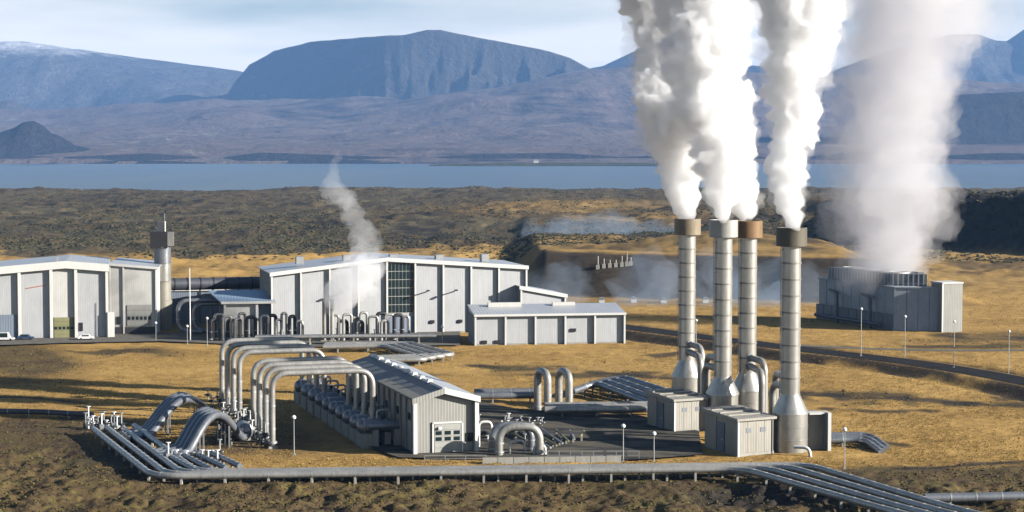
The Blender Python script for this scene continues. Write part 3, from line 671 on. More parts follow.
def sep_shed(loc, rz, w, d, h, label, wing):
    s = thing('separator_shed', label, 'shed', (*loc, 0), rz, 'separator sheds under the chimneys')
    MB().box((.12,.12,-.5),(w-.02,d,h-.1)).build('wall', 'cladding', s)
    n = 4
    for i in range(n):
        MB().box((.15+i*(w-.3)/n+.03,0,.5),(.15+(i+1)*(w-.3)/n-.03,.14,h-.45)).build('wall_panel', 'cladding', s)
    MB().box((-.05,-.04,-.4),(w+.02,.16,.48)).build('plinth', 'concrete', s)
    for y0, y1 in ((.3, d*.36),(d*.64, d-.3)): MB().box((-.03,y0,.4),(.13,y1,h-.5)).build('end_panel', 'cladding', s)
    MB().box((-.06,d*.40,.2),(.13,d*.60,h-1.2)).build('end_door', 'tower_louvre', s)
    MB().box((-.1,-.12,-.3),(.28,.2,h-.4)).build('corner_trim', 'white_trim', s)
    MB().hexa([(-.45,-.5,h-.35),(w+.3,-.5,h-.35),(w+.3,d+.4,h+.1),(-.45,d+.4,h+.1)], [(-.45,-.5,h+.1),(w+.3,-.5,h+.1),(w+.3,d+.4,h+.75),(-.45,d+.4,h+.75)]).build('roof', 'cladding', s)
    for k in range(3): MB().bar((-.3,d*(.25+.25*k),h+.32+.16*k),(w*.9,d*(.25+.25*k),h+.32+.16*k),.35,.3).build('roof_rib', 'concrete', s)
    for x_ in (w*.22, w*.62): MB().box((x_,-.06,h*.62),(x_+1.1,.02,h*.74)).build('louvre', 'tower_louvre', s)
    MB().tube([(w-.35,-.12,-.2),(w-.35,-.12,h-.4)], .09, 8).build('downpipe', 'galvanised', s)
    MB().box((-.14,d*.44,2.2),(-.05,d*.47,2.5)).build('door_handle', 'lamp_white', s)
    if wing:
        MB().box((w,1.2,-.4),(w+3.4,1.5,h-.4)).build('wing_wall', 'cladding', s)
        MB().box((w+3.4,-1.6,-.4),(w+3.95,1.6,h-.2)).build('wing_fin', 'white_trim', s)
        MB().box((w-.5,-1.6,h-.55),(w+3.95,1.6,h-.19)).build('wing_roof', 'white_trim', s)
    return s
sh2 = G(739.6, 458.3); sh1 = G(675.5, 434.5)
sep_shed(sh2, R(27), 7.6, 11, 6.6, 'ribbed beige separator shed under the nearest chimney', False)
sep_shed(sh1, R(26), 7.6, 10.5, 6.4, 'ribbed beige separator shed under the left pair of chimneys', False)
def duct(p, q, zt, label, r=.66):
    # from a shed roof up and over into a chimney shaft
    a = Vector((p[0], p[1], -.3)); b = Vector((p[0], p[1], zt)); e = Vector((q[0], q[1], zt)); d = (e-b); e = e - d.normalized()*1.5
    u = thing('steam_duct', label, 'duct', a, 0, 'bent ducts between the sheds and the chimneys')
    pts = fillet([Vector((0,0,0)), b-a, e-a], 2.6, 8)
    MB().tube(pts, r, 14).build('duct_pipe', 'duct_steel', u, True)
    MB().tube([(0,0,.2),(0,0,.55)], r*1.35, 14).build('flange', 'galvanised', u, True)
    MB().tube([pts[-1]-d.normalized()*.5, pts[-1]-d.normalized()*.2], r*1.3, 14).build('flange', 'galvanised', u, True)
for k, (sx, sy) in enumerate((sh2, sh1)):
    near = 'nearest' if k == 0 else 'left pair'
    cb, cf = (CH[2], CH[3]) if k == 0 else (CH[0], CH[1])
    v4 = (((48.5,365.0,13.4), (47.6,362.0,11.8)), ((48.9,353.0,12.8), (48.0,350.0,11.2))) if k == 0 else (((38.8,388.5,13.8), (38.2,385.0,12.2)), ((38.9,379.0,13.2), (38.1,376.0,11.6)))
    for (trio, ch_, who) in ((v4[0], cb, 'rusty collared' if k == 0 else 'tan collared'), (v4[1], cf, 'dark collared' if k == 0 else 'pale collared')):
        for (x_, y_, z_), lv in zip(trio, ('upper', 'lower')): duct((x_, y_), ch_, z_, '%s bent duct reaching the %s chimney' % (lv, who))
sw = (53.4, 341.0); w_ = thing('screen_wall', 'beige screen wall with a white edge right of the nearest chimney', 'wall', (*sw, 0), R(9))
MB().box((0,1.4,-.4),(3.2,1.75,6.5)).build('panel', 'cladding', w_); MB().box((3.2,-.9,-.4),(3.8,2.4,6.9)).build('edge_fin', 'white_trim', w_); MB().box((.1,.2,6.5),(3.2,2.4,6.85)).build('cap', 'white_trim', w_); MB().box((0,1.8,-.4),(3.2,7,6.4)).build('rear_wall', 'cladding', w_)
dp = P(806, 452, 334.5)
u = thing('drain_pipe', 'small curved white drain pipe at the foot of the nearest chimney', 'pipe', (dp.x, dp.y, 0))
MB().tube(fillet([(-1.6,1,1.6),(.9,0,1.6),(1.2,0,-.3)], .9), .3, 10).build('bend', 'white_trim', u, True)

# ------------------------------------------------------------------ gantry pipes, heat exchangers
U = Vector((math.cos(TS), math.sin(TS), 0)); V = Vector((-math.sin(TS), math.cos(TS), 0))
PB = Vector((-43.4, 344, 0))
def gantry(s, L_, zt, label, group, drop):
    b = PB + V*s
    g_ = thing('gantry_pipe', label, 'pipe', b, TS, group)
    pts = fillet([(0,0,0),(0,0,zt),(L_,0,zt),(L_,0,drop)], 3.0, 8)
    MB().tube(pts, .54, 14).build('pipe', 'aluminium', g_, True)
    for z in (3.4, 7.6): MB().tube([(0,0,z),(0,0,z+.3)], .59, 14).build('band', 'galvanised', g_, True)
    MB().tube([(0,0,.9),(0,0,1.3)], .85, 14).build('flange', 'galvanised', g_, True)
    MB().tube([(L_,0,drop),(L_,0,drop+.3)], .85, 14).build('flange', 'galvanised', g_, True)
    MB().box((-.8,-.8,-.5),(.8,.8,.4)).build('footing', 'concrete', g_)
ordn = ['nearest', 'second nearest', 'third nearest', 'farthest']
for k, s in enumerate((0, 7, 14, 21)): gantry(s, 18.6, 13.6, ordn[k] + ' tall overhead pipe of the right-hand gantry', 'right-hand overhead pipes', 4.6)
for k, s in enumerate((38, 46, 54, 62)): gantry(s, 17.2, 13.6, ordn[k] + ' tall overhead pipe of the left-hand gantry', 'left-hand overhead pipes', 4.6)
ex_s = [-2, 4, 10.5, 17, 23.5, 30, 37, 44.5, 52, 60]
for k, s in enumerate(ex_s):
    b = PB + V*s + U*17.2
    e = thing('heat_exchanger', ['first', 'second', 'third', 'fourth', 'fifth', 'sixth', 'seventh', 'eighth', 'ninth', 'tenth'][k] + ' round-ended tank on a concrete block, counted from the shed door end', 'tank', b, TS, 'heat exchangers along the shed')
    r = 1.35; Lh = 5.0
    prof = [(0.05,-.9),(.7,-.75),(1.15,-.4),(r,0),(r,Lh),(1.15,Lh+.4),(.5,Lh+.75),(.05,Lh+.85)]
    me = MB().lathe(prof, n=22); me.v = [(z-1.2, x_, y_+3.6) for x_, y_, z in me.v]
    me.f = [tuple(reversed(f)) for f in me.f]
    me.build('vessel', 'aluminium_dull', e, True)
    for xx in (.2, 4.2): 
        w = MB().lathe([(r+.1,0),(r+.1,.35)], n=22); w.v = [(z+xx-1.2, x_, y_+3.6) for x_, y_, z in w.v]; w.f = [tuple(reversed(f)) for f in w.f]; w.build('flange', 'galvanised', e, True)
    MB().box((-1.7,-2.8,-.4),(.6,2.8,2.5)).build('concrete_block', 'concrete', e); MB().box((2.8,-1.5,-.4),(4.0,1.5,2.5)).build('concrete_block', 'concrete', e)
    MB().tube(fillet([(1.8,.2,4.6),(1.8,.2,6.4),(4.2,.2,6.4),(4.2,.2,4.8)], .6), .22, 8).build('relief_pipe', 'galvanised', e, True)
    MB().box((2.5,-.5,4.8),(3.4,.5,5.5)).build('valve_body', 'black_metal', e)
u = thing('end_duct', 'grey square-ended duct between the tanks and the shed wall', 'duct', PB+V*(-4.6)+U*16.5, TS)
MB().tube([(0,0,4.0),(7.5,0,4.0)], .85, 14).build('duct_pipe', 'aluminium_dull', u, True)
MB().box((1,-.7,-.4),(2,.7,3.3)).build('concrete_block', 'concrete', u); MB().box((5,-.7,-.4),(6,.7,3.3)).build('concrete_block', 'concrete', u)

# ------------------------------------------------------------------ pipelines
def pipeline(pts, r, label, group=None, m='aluminium', sup=7.0, R_=3.0, bands=True, name='pipeline', supports=True):
    o = Vector((pts[0][0], pts[0][1], 0)); loc_pts = [Vector(p)-o for p in pts]
    pl = thing(name, label, 'pipeline', o, 0, group)
    path = fillet(loc_pts, R_, 8)
    MB().tube(path, r, 14).build('pipe', m, pl, True)
    # walk along it
    acc = 0; nxt = sup*.5; k = 0
    for a_, b_ in zip(path[:-1], path[1:]):
        l = (b_-a_).length
        while nxt < acc + l:
            p = a_ + (b_-a_)*((nxt-acc)/l); d = (b_-a_).normalized()
            if bands: MB().tube([p-d*.09, p+d*.09], r*1.05, 14).build('band', 'galvanised', pl)
            k += 1
            if supports and p.z < 3.4 and k % 2:
                side = Vector((-d.y, d.x, 0)).normalized()
                gz = tz(p.x+o.x, p.y+o.y)
                MB().bar((p.x, p.y, gz-.5), (p.x, p.y, p.z-r*.9), .35, .7).build('support', 'concrete', pl)
            nxt += sup*.5
        acc += l
    return pl
# front bundle of four: down from the valve field, along the front, then away to the lower right
FR = 'front pipeline bundle'
nm4 = ['nearest', 'second', 'third', 'farthest']
for i in range(4):
    o_ = i*1.75
    x0, y0 = G(90+i*14, 438-i*1.0); x1, y1 = G(150+i*15, 487-i*1.5); x2, y2 = G(744+i*22, 479-i*1.4); x3, y3 = G(878+i*24, 518.5); x4, y4 = G(1035+i*26, 561)
    z = 1.35
    pipeline([(x0,y0,1.5),(x1,y1,z),(x2,y2,z),(x3,y3,z),(x4,y4,z)], .56, nm4[i] + ' pipe of the long bundle crossing the foreground', FR, 'aluminium', 7, 5)
for i in range(4):
    a_ = G(163+i*15, 466-i*.6); b_ = G(196+i*14, 482-i*2.0)
    pipeline([(*a_, 1.7), (*b_, 1.3)], .5, nm4[i] + ' short slanting pipe joining the front bundle below the arches', 'short slanting pipes below the arches', 'aluminium_dull', 4, 2)
pts = [G(928, 500.5, 1.2), G(1120, 497, 1.2)]
pipeline([(*p, 1.2) for p in pts], .72, 'single grey pipe leaving at the lower right corner', None, 'aluminium_dull', 8)
pts = [G(-80, 411, 1), G(40, 413, 1), G(90, 416, 1)]
pipeline([(*p, 1.0) for p in pts], .55, 'dark pipe running in from the left edge across the grass', None, 'duct_dark', 9)
# humped loops by the valve field
def hump(p0, p1, zt, n, step, r, label, group):
    a_ = Vector((*G(*p0), 0)); b_ = Vector((*G(*p1), 0)); d = b_-a_
    for i in range(n):
        off = Vector(step)*i; o = a_+off
        h_ = thing('hump_pipe', label % ['nearest', 'second', 'third', 'farthest'][i], 'pipe', o, 0, group)
        path = []
        for t_ in np.linspace(0, 1, 26):
            zz = 1.2 + (zt-1.2)*(math.sin(math.pi*min(1, max(0, (t_-.06)/.88)))**1.15)
            path.append(d*float(t_) + Vector((0,0,zz)))
        path = [path[0]-d.normalized()*6] + path
        MB().tube(path, r, 14).build('pipe', 'aluminium_dull', h_, True)
        MB().bar((d.x*.3, d.y*.3, -.3), (d.x*.3, d.y*.3, path[9].z-r), .25, .25).build('support_post', 'galvanised', h_)
        MB().bar((d.x*.72, d.y*.72, -.3), (d.x*.72, d.y*.72, path[19].z-r), .25, .25).build('support_post', 'galvanised', h_)
hump((144,443), (220,425), 6.3, 4, (-.8, 2.0, 0), .68, '%s pipe of the left arched bundle by the valve field', 'left arched pipe bundle')
hump((182,462), (244,445), 6.6, 4, (-1.0, 2.0, 0), .68, '%s pipe of the right arched bundle by the valve field', 'right arched pipe bundle')
b = P(241, 433, 356)
e = thing('tank', 'grey round tank end beside the right arched bundle', 'tank', (b.x, b.y, 0), R(-75))
me = MB().lathe([(.05,-.5),(.8,-.4),(1.5,0),(1.5,4),(.8,4.5),(.05,4.6)], n=22); me.v = [(z, x_, y_+1.9) for x_, y_, z in me.v]; me.f = [tuple(reversed(f)) for f in me.f]; me.build('vessel', 'aluminium_dull', e, True)
MB().box((.6,-1,-.4),(1.4,1,1)).build('saddle', 'concrete', e); MB().box((2.8,-1,-.4),(3.6,1,1)).build('saddle', 'concrete', e)
# valves: bodies, stems and hand wheels
vparts = {}
def valve(loc, h, label, group, rz=0.0, style=0):
    v = thing('valve', label, 'valve', loc, rz, group)
    MB().tube([(0,0,-.3),(0,0,h)], .13, 8).build('stem', 'lamp_white' if style else 'galvanised', v)
    MB().box((-.35,-.35,h*.32),(.35,.35,h*.55)).build('valve_body', 'galvanised' if style else 'black_metal', v)
    MB().tube([(0,0,h-.12),(0,0,h)], .42, 12).build('hand_wheel', 'lamp_white' if style else 'galvanised', v)
    MB().tube([(-.9,0,h*.42),(.9,0,h*.42)], .16, 8).build('branch_pipe', 'galvanised', v)
rnd = random.Random(5)
ORD = ['first','second','third','fourth','fifth','sixth','seventh','eighth','ninth','tenth','eleventh','twelfth','thirteenth','fourteenth','fifteenth','sixteenth','seventeenth','eighteenth','nineteenth','twentieth','twenty-first','twenty-second','twenty-third','twenty-fourth','twenty-fifth','twenty-sixth']
def valves(n, px0, px1, py0, py1, h0, h1, text, group, st=.5):
    for k in range(n):
        px = px0+(px1-px0)*(k+.5*rnd.random())/n; py = rnd.uniform(py0, py1); x_, y_ = G(px, py)
        sty = 1 if rnd.random() < st else 0; valve((x_, y_, 0), rnd.uniform(h0, h1), ('white ' if sty else 'grey ') + text + ', %s from left' % ORD[k], group, rnd.uniform(0, 3), sty)
valves(16, 82, 124, 430, 440, 1.8, 4.6, 'valve stem at the left ends of the front pipes', 'valves at the left ends of the front pipes', .6)
valves(13, 164, 222, 462, 470, 1.8, 4.4, 'valve stem over the front bundle below the arches', 'valves over the front bundle', .7)
valves(26, 216, 272, 420, 447, 1.4, 4.2, 'small valve at the feet of the overhead pipes', 'valves at the feet of the overhead pipes', .15)
valves(10, 205, 236, 400, 424, 1.6, 4.0, 'small valve behind the arched pipes', 'valves behind the arched pipes', .2)
valves(16, 478, 545, 422, 450, 1.0, 3.0, 'small valve behind the big arch pipe', 'valves behind the big arch pipe', .25)
# cross pipes on the yard between the shed and the powerhouse
for i in range(4):
    dy = i*2.3
    a_ = G(322, 353.5); b_ = G(384+i*9, 352.5-i*.9); c_ = G(428+i*9, 366.5-i*1.6); d_ = G(372, 367.5)
    pipeline([(a_[0], a_[1]+dy, 1.6), (b_[0], b_[1], 1.6), (c_[0], c_[1], 1.6), (d_[0], d_[1]+dy, 1.6)], .6, nm4[i] + ' pipe of the bundle doubling back behind the shed roof', 'doubled-back yard pipes', 'aluminium', 8, 3)
# pipe rack in front of the powerhouse
for i in range(3):
    a_ = G(254, 347.2); b_ = G(436, 345.8)
    pipeline([(a_[0], a_[1]+i*1.4, 2.6), (b_[0], b_[1]+i*1.4, 2.6)], .42, nm4[i] + ' pipe of the rack along the powerhouse front', 'powerhouse rack pipes', 'aluminium_dull' if i else 'aluminium', 6, 2)
# pipes right of the shed
for i in range(2):
    a_ = G(474, 398-i*4, 1.4); b_ = G(538, 397-i*4, 1.4)
    pipeline([(*a_, 1.6), (*b_, 1.6)], .72, ('front' if i == 0 else 'rear') + ' grey pipe running right from behind the shed', 'pipes behind the shed', 'aluminium_dull', 8, 2)
for i in range(4):
    a_ = G(573+i*6, 399.5-i*2.6); c_ = G(596+i*9, 395.5-i*2.0); b_ = G(650+i*12, 411-i*2.0)
    pipeline([(*a_, 1.5), (c_[0], c_[1], 2.6), (*b_, 1.4)], .72, nm4[i] + ' blue-grey pipe slanting towards the left chimneys', 'slanting pipes by the left chimneys', 'aluminium_dull', 9, 6)
for i in range(3):
    a_ = G(545, 419.5-i*2.2); b_ = G(654, 418.5-i*2.2)
    pipeline([(*a_, 1.7), (*b_, 1.7)], .75, nm4[i] + ' pale pipe of the bundle ending at the left separator shed', 'pale bundle at the left separator shed', 'aluminium', 7, 2)
for i in range(3):
    a_ = G(826, 449-i*2.4); b_ = G(866+i*3, 448-i*2.4); c_ = G(884+i*3, 455-i*2.4)
    pipeline([(*a_, 1.3), (*b_, 1.3), (*c_, .1)], .6, nm4[i] + ' short pipe right of the nearest chimney', 'short pipes right of the nearest chimney', 'aluminium_dull', 7, 3)
def uloop(loc, rz, w, zt, r, label, group=None, m='aluminium', R_=None, name='pipe_loop'):
    l = thing(name, label, 'pipe loop', loc, rz, group)
    MB().tube(fillet([(0,0,-.3),(0,0,zt),(w,0,zt),(w,0,-.3)], R_ or w*.49, 9), r, 16).build('pipe', m, l, True)
    for x_ in (0, w): MB().tube([(x_,0,.7),(x_,0,1.0)], r*1.25, 16).build('flange', 'galvanised', l, True)
    for z in (zt*.45,):
        for x_ in (0, w): MB().tube([(x_,0,z),(x_,0,z+.18)], r*1.05, 16).build('band', 'galvanised', l, True)
    return l
for i in range(2):
    p = G(548+i*21.5, 414.5)
    uloop((*p, 0), R(116), 4.6, 8.4, .8, ('left' if i == 0 else 'right') + ' tall shiny pipe loop standing between the shed and chimneys', 'tall loops between shed and chimneys', R_=2.2)
p = G(499, 458.5); uloop((*p, 0), R(4), 7.2, 5.3, .72, 'big shiny arch of pipe beside the near shed', None, R_=3.4)
p = G(492, 455.0); uloop((*p, 0), R(4), 7.0, 5.0, .68, 'duller arch of pipe just behind the big shiny arch', None, 'aluminium_dull', 3.3)
p = G(534.5, 458); uloop((*p, 0), R(4), 1.9, 2.0, .26, 'small white pipe bend right of the big shiny arch', None, 'white_trim', .9)
p = G(478.5, 450); uloop((*p, 0), R(8), 2.3, 4.8, .26, 'small pale pipe bend between the shed and the big arch', None, 'white_trim', .9)
p = G(510, 457); uloop((*p, 0), R(4), 2.6, 2.6, .22, 'thin pipe bend standing inside the big shiny arch', None, 'white_trim', 1.0)
# green frame of small pipes beyond the arch
for k in range(7):
    a_ = G(545+k*6, 452-k*1.5, .6); b_ = G(500+k*14, 430+k*1.2, .6)
    pipeline([(*a_, .7+.12*k), (*b_, .9+.1*k)], .2, ['first', 'second', 'third', 'fourth', 'fifth', 'sixth', 'seventh'][k] + ' thin pipe on the ground behind the big arch, counted from the left', 'thin pipes behind the big arch', 'galvanised' if k % 2 else 'olive_door', 5, 1, False)
# yard loops in front of the powerhouse
lx = [(212,5.0),(229,4.6),(236,5.2),(255,4.8),(277,5.0),(297,4.4),(340,4.4),(358,4.4),(383,4.8),(216,6.3),(224,6.0),(240,6.5),(248,5.8),(262,6.2),(269,6.0),(283,6.6),(291,6.0),(333,6.4),(345,6.6),(353,5.4),(362,6.8),(371,6.0),(379,6.6),(387,6.2),(396,6.4),(403,5.8)]
lx.sort()
words = ['first','second','third','fourth','fifth','sixth','seventh','eighth','ninth','tenth','eleventh','twelfth','thirteenth','fourteenth','fifteenth','sixteenth','seventeenth'] + ORD[17:]
for k, (px, h_) in enumerate(lx):
    p = G(px-2.2, 342.5-(k % 2)*1.2)
    uloop((*p, 0), R(rnd.choice((8, 20, 50))), rnd.uniform(1.9, 2.6), h_+1.2, .40+.12*(k % 3 == 0), words[k] + ' small yard pipe loop from the left before the powerhouse', 'yard pipe loops before the powerhouse', 'aluminium' if k % 3 else 'black_metal', .9)
    if k % 2 == 0:
        x_, y_ = G(px+3, 341); valve((x_, y_, 0), rnd.uniform(3, 5.5), 'valve beside the %s yard pipe loop before the powerhouse' % words[k], 'valves among the yard loops', 0, k % 4 == 0)
for i in range(2):
    p0 = G(177+i*16, 336-i*.5)
    l = thing('yard_pipe', ('left' if i == 0 else 'right') + ' tall bent pipe leaving the link building into the yard', 'pipe', (*p0, 0), R(12), 'tall bent yard pipes')
    MB().tube(fillet([(16-i*4,0,10.2-i*1.1),(0,0,10.2-i*1.1),(0,0,1.4),(7,-2,1.2)], 3.2, 9), .62, 14).build('pipe', 'aluminium_dull', l, True)
    MB().tube([(0,0,4.6),(0,0,4.9)], .7, 14).build('band', 'galvanised', l, True)
    MB().bar((12-i*4,0,-.4),(12-i*4,0,9.4-i*1.1),.3,.3).build('support_post', 'galvanised', l)
for i, px in enumerate((323.5, 331.5)):
    p = G(px, 343)
    st = thing('vent_stack', ('left' if i == 0 else 'right') + ' slim vent pipe under the small steam cloud', 'vent pipe', (*p, 0), 0, 'slim vents under the small steam cloud')
    MB().tube([(0,0,-.3),(0,0,11.8)], .55, 14).build('pipe', 'steel_stack' if i else 'brown_cyl', st, True)
    MB().tube([(0,0,11.6),(0,0,12.4)], .75, 14).build('collar', 'galvanised', st, True)
    MB().box((-.9,-.9,-.4),(.9,.9,.7)).build('footing', 'concrete', st)
# tall round tower with its square head and the dark duct
tw = P(162, 330, 574)
tower = thing('exhaust_tower', 'round grey tower with a square box head and mast left of the powerhouse', 'tower', (tw.x, tw.y, 0), R(8))
MB().lathe([(2.75,-.5),(2.75,8.8),(2.6,8.9),(2.6,9)], n=30).build('lower_drum', 'brown_cyl', tower, True)
for a_, b_, m_ in ((9,14.6,'brown_cyl'),(14.7,20,'steel_drum'),(20.1,25,'aluminium_dull')): MB().lathe([(2.5,a_),(2.5,b_-.3),(2.62,b_-.28),(2.62,b_)], n=30).build('shaft_section', m_, tower, True)
MB().box((-3.5,-2.6,24.6),(1.6,2.6,29.6)).build('head_box', 'black_metal', tower); MB().box((1.6,-2.2,25.2),(3.4,2.2,29.3)).build('head_panel', 'steel_drum', tower)
MB().box((-1.6,-1.2,29.6),(0,1.2,32.4)).build('top_box', 'duct_dark', tower); MB().tube([(.7,0,29.4),(.7,0,32.6)], .4, 10).build('mast', 'steel_drum', tower); MB().tube([(.7,0,32.5),(.7,0,35)], .08, 6).build('antenna', 'galvanised', tower)
d0 = P(168, 284.5, 576); d1 = P(268, 282.5, 588)
du = thing('exhaust_duct', 'big dark round duct running from the tower to the powerhouse', 'duct', (d0.x, d0.y, 0))
MB().tube([(0,0,d0.z), (d1.x-d0.x, d1.y-d0.y, d1.z)], 1.85, 20).build('duct_pipe', 'duct_dark', du, True)
for t_ in np.linspace(.05, .95, 8):
    q = Vector((0,0,d0.z)).lerp(Vector((d1.x-d0.x, d1.y-d0.y, d1.z)), float(t_)); dd = Vector((d1.x-d0.x, d1.y-d0.y, d1.z-d0.z)).normalized()
    MB().tube([q-dd*.15, q+dd*.15], 1.98, 20).build('ring', 'black_metal', du, True)
    if .2 < t_ < .9: MB().bar((q.x, q.y, -.5), (q.x, q.y, q.z-1.8), .4, .4).build('support_post', 'duct_dark', du)

# ------------------------------------------------------------------ cooling tower
ct0 = G(896, 331)
ct = thing('cooling_tower', 'long dark blue-grey cooling tower block with fan stacks on its roof', 'cooling tower', (*ct0, 0), R(-12))
# local x along the front end, y back; the row runs to the back left
CL = 37; CW = 13.4; CHt = 12.8; sk = -.66
def q3(x, y, z): return (x + sk*y, y, z)
def slab(mb, x0, x1, y0, y1, z0, z1): return mb.hexa([q3(x0,y0,z0),q3(x1,y0,z0),q3(x1,y1,z0),q3(x0,y1,z0)], [q3(x0,y0,z1),q3(x1,y0,z1),q3(x1,y1,z1),q3(x0,y1,z1)])
slab(MB(), .1, CW-.1, .1, CL, -.5, CHt).build('wall', 'tower_grey', ct)
for k in range(4): slab(MB(), .15+k*CW/4, (k+1)*CW/4-.08, -.05, .09, .2, CHt-.2).build('end_panel', 'tower_grey', ct)
nb = 9
for k in range(nb):
    y0 = k*CL/nb
    slab(MB(), -.1, .1, y0+.3, y0+CL/nb-.3, 5.2, CHt-.4).build('side_panel', 'tower_grey', ct)
    slab(MB(), -.9, .0, y0+.2, y0+CL/nb-.2, .2, 4.8).build('louvre', 'tower_louvre', ct)
    slab(MB(), -.35, .1, y0-.2, y0+.2, -.3, CHt+.3).build('column', 'tower_grey', ct)
slab(MB(), -.3, CW+.3, -.3, CL+.3, CHt, CHt+.35).build('roof_deck', 'tower_grey', ct)
slab(MB(), 2.2, CW-.8, 5, CL-1, CHt+.3, CHt+3.9).build('upper_tier', 'tower_louvre', ct)
for k in range(22): slab(MB(), 1.95, 2.25, 5+k*1.43, 5.45+k*1.43, CHt+.35, CHt+4.0).build('upper_slat', 'tower_grey', ct)
for k in range(7): slab(MB(), 2.3+k*1.5, 2.7+k*1.5, 4.75, 5.05, CHt+.35, CHt+4.0).build('upper_slat', 'tower_grey', ct)
for k in range(4):
    cx_, cy_, _ = q3(CW/2+.6, 9.5+k*7.4, 0)
    MB().lathe([(3.2,CHt+3.8),(3.1,CHt+4.0),(3.15,CHt+4.25),(3.0,CHt+4.25),(2.9,CHt+4.05),(.2,CHt+4.0)], (cx_,cy_,0), 26).build('fan_ring', 'white_trim', ct, True)
rl = MB()
for k in range(16):
    y0 = k*CL/15.; a_ = q3(-.2,y0,CHt+.3); b_ = q3(-.2,y0,CHt+1.5); rl.bar(a_, b_, .1, .1)
rl.bar(q3(-.2,0,CHt+1.5), q3(-.2,CL,CHt+1.5), .1, .1); rl.bar(q3(-.2,0,CHt+.9), q3(-.2,CL,CHt+.9), .08, .08)
rl.bar(q3(0,-.2,CHt+1.4), q3(CW,-.2,CHt+1.4), .1, .1)
rl.build('railing', 'galvanised', ct)
for y0 in (11, 27):
    for x_ in (0,):
        pr = MB().tube(fillet([q3(-3.4,y0-5,0), q3(-3.4,y0-5,9.2), q3(-.2,y0+4,9.8)], 1.4), .42, 10); pr.build('riser_pipe', 'duct_dark', ct, True)
MB().tube([q3(-3.4,2,1.6), q3(-3.4,CL-4,1.6)], .6, 12).build('header_pipe', 'duct_dark', ct, True)
for nm_, a_, b_, mt_ in (('stair_block', (0,0,-.5), (6.6,7,CHt+1.6), 'panel_near'), ('stair_roof', (-.2,-.2,CHt+1.6), (6.8,7.2,CHt+2.0), 'white_trim'), ('corner_trim', (-.25,-.15,-.4), (.2,.25,CHt+1.6), 'white_trim')):
    o_ = MB().box(a_, b_).build(nm_, mt_, ct, loc=(CW+.5, -2.6, 0)); o_.rotation_euler = (0, 0, R(28))
slab(MB(), CW-1.5, CW+.3, 8, 11, CHt+.35, CHt+4.4).build('roof_box', 'panel_light', ct)

# ------------------------------------------------------------------ small things
lamp_i = 0
def lamp(px, py, top, label, head=1.0):
    x_, y_ = G(px, py); h_ = CAMZ-(top-YH)/F*y_
    l = thing('lamp_post', label, 'lamp post', (x_, y_, tz(x_, y_)), 0, 'lamp posts about the plant')
    MB().tube([(0,0,-.3),(0,0,h_-.3)], [.11,.07], 8).build('pole', 'galvanised', l)
    MB().lathe([(.05,h_-.55),(.34*head,h_-.35),(.40*head,h_-.05),(.2*head,h_+.2),(.03,h_+.25)], n=12).build('lamp_head', 'lamp_white', l, True)
    MB().box((-.25,-.25,-.4),(.25,.25,.25)).build('footing', 'concrete', l)
lamp(292.5, 457, 418, 'white-topped lamp post left of the near shed')
lamp(624, 463, 426, 'lamp post in the middle of the dark yard')
lamp(655, 463.5, 434.5, 'shorter lamp post just left of the separator sheds')
lamp(862.5, 361, 313, 'lamp post before the dark side of the cooling tower')
lamp(906.5, 360, 316, 'lamp post before the end wall of the cooling tower')
lamp(956, 373, 326, 'lamp post by the road right of the cooling tower', .8)
lamp(1011, 375, 330, 'lamp post by the road nearest the right edge', .8)
lamp(847, 470, 429, 'lamp post in the grass right of the nearest chimney')
lamp(154.5, 342, 323, 'short lamp post at the right corner of the set-back wing')
lamp(186, 345, 326, 'short lamp post left of the yard pipes')
lamp(206, 347, 318, 'lamp post among the yard pipes left of the annex')
lamp(442, 345, 327, 'short lamp post between the powerhouse and low hall')
lamp(697, 345, 322, 'lamp post far behind the left chimney')
x_, y_ = G(189, 342); h_ = HZ(268, y_)
l = thing('mast', 'tall thin white mast by the yard pipes', 'mast', (x_, y_, 0)); MB().tube([(0,0,-.3),(0,0,h_)], [.2,.1], 8).build('pole', 'lamp_white', l); MB().box((-.5,-.5,-.3),(.5,.5,.3)).build('footing', 'concrete', l)
def car(px, py, L_, m, label, rz, h_=1.5):
    x_, y_ = G(px, py); c_ = thing('parked_car', label, 'car', (x_, y_, .42), rz, 'vehicles parked before the left hall')
    w = 1.8
    prof = [(-L_/2,.35),(L_/2,.35),(L_/2,.8),(L_*.30,.92),(L_*.16,h_),(-L_*.30,h_),(-L_*.44,.95),(-L_/2,.85)]
    n = len(prof); mb = MB(); mb.add([(x,-w/2,z) for x,z in prof]+[(x,w/2,z) for x,z in prof], [tuple(range(n)), tuple(reversed(range(n,2*n)))]+[(i,i+n,(i+1)%n+n,(i+1)%n) for i in range(n)]); mb.build('body', m, c_)
    for s_ in (-1,1): MB().box((-L_*.27,s_*w/2-.02,.98),(L_*.16,s_*w/2+.02,h_-.12)).build('side_window', 'glass', c_)
    for sx in (-.31,.31):
        for sy in (-.8,.8): MB().tube([(sx*L_,sy-.1,.33),(sx*L_,sy+.1,.33)], .33, 12).build('wheel', 'rubber', c_)
car(84.5, 341.5, 4.6, 'car_white', 'small white car parked before the tall left hall', R(12))
car(24, 341.5, 4.5, 'car_blue', 'dark blue car parked before the tall left hall', R(5))
car(3, 342.5, 5.2, 'car_white', 'white van at the left edge of the picture', R(5), 2.3)
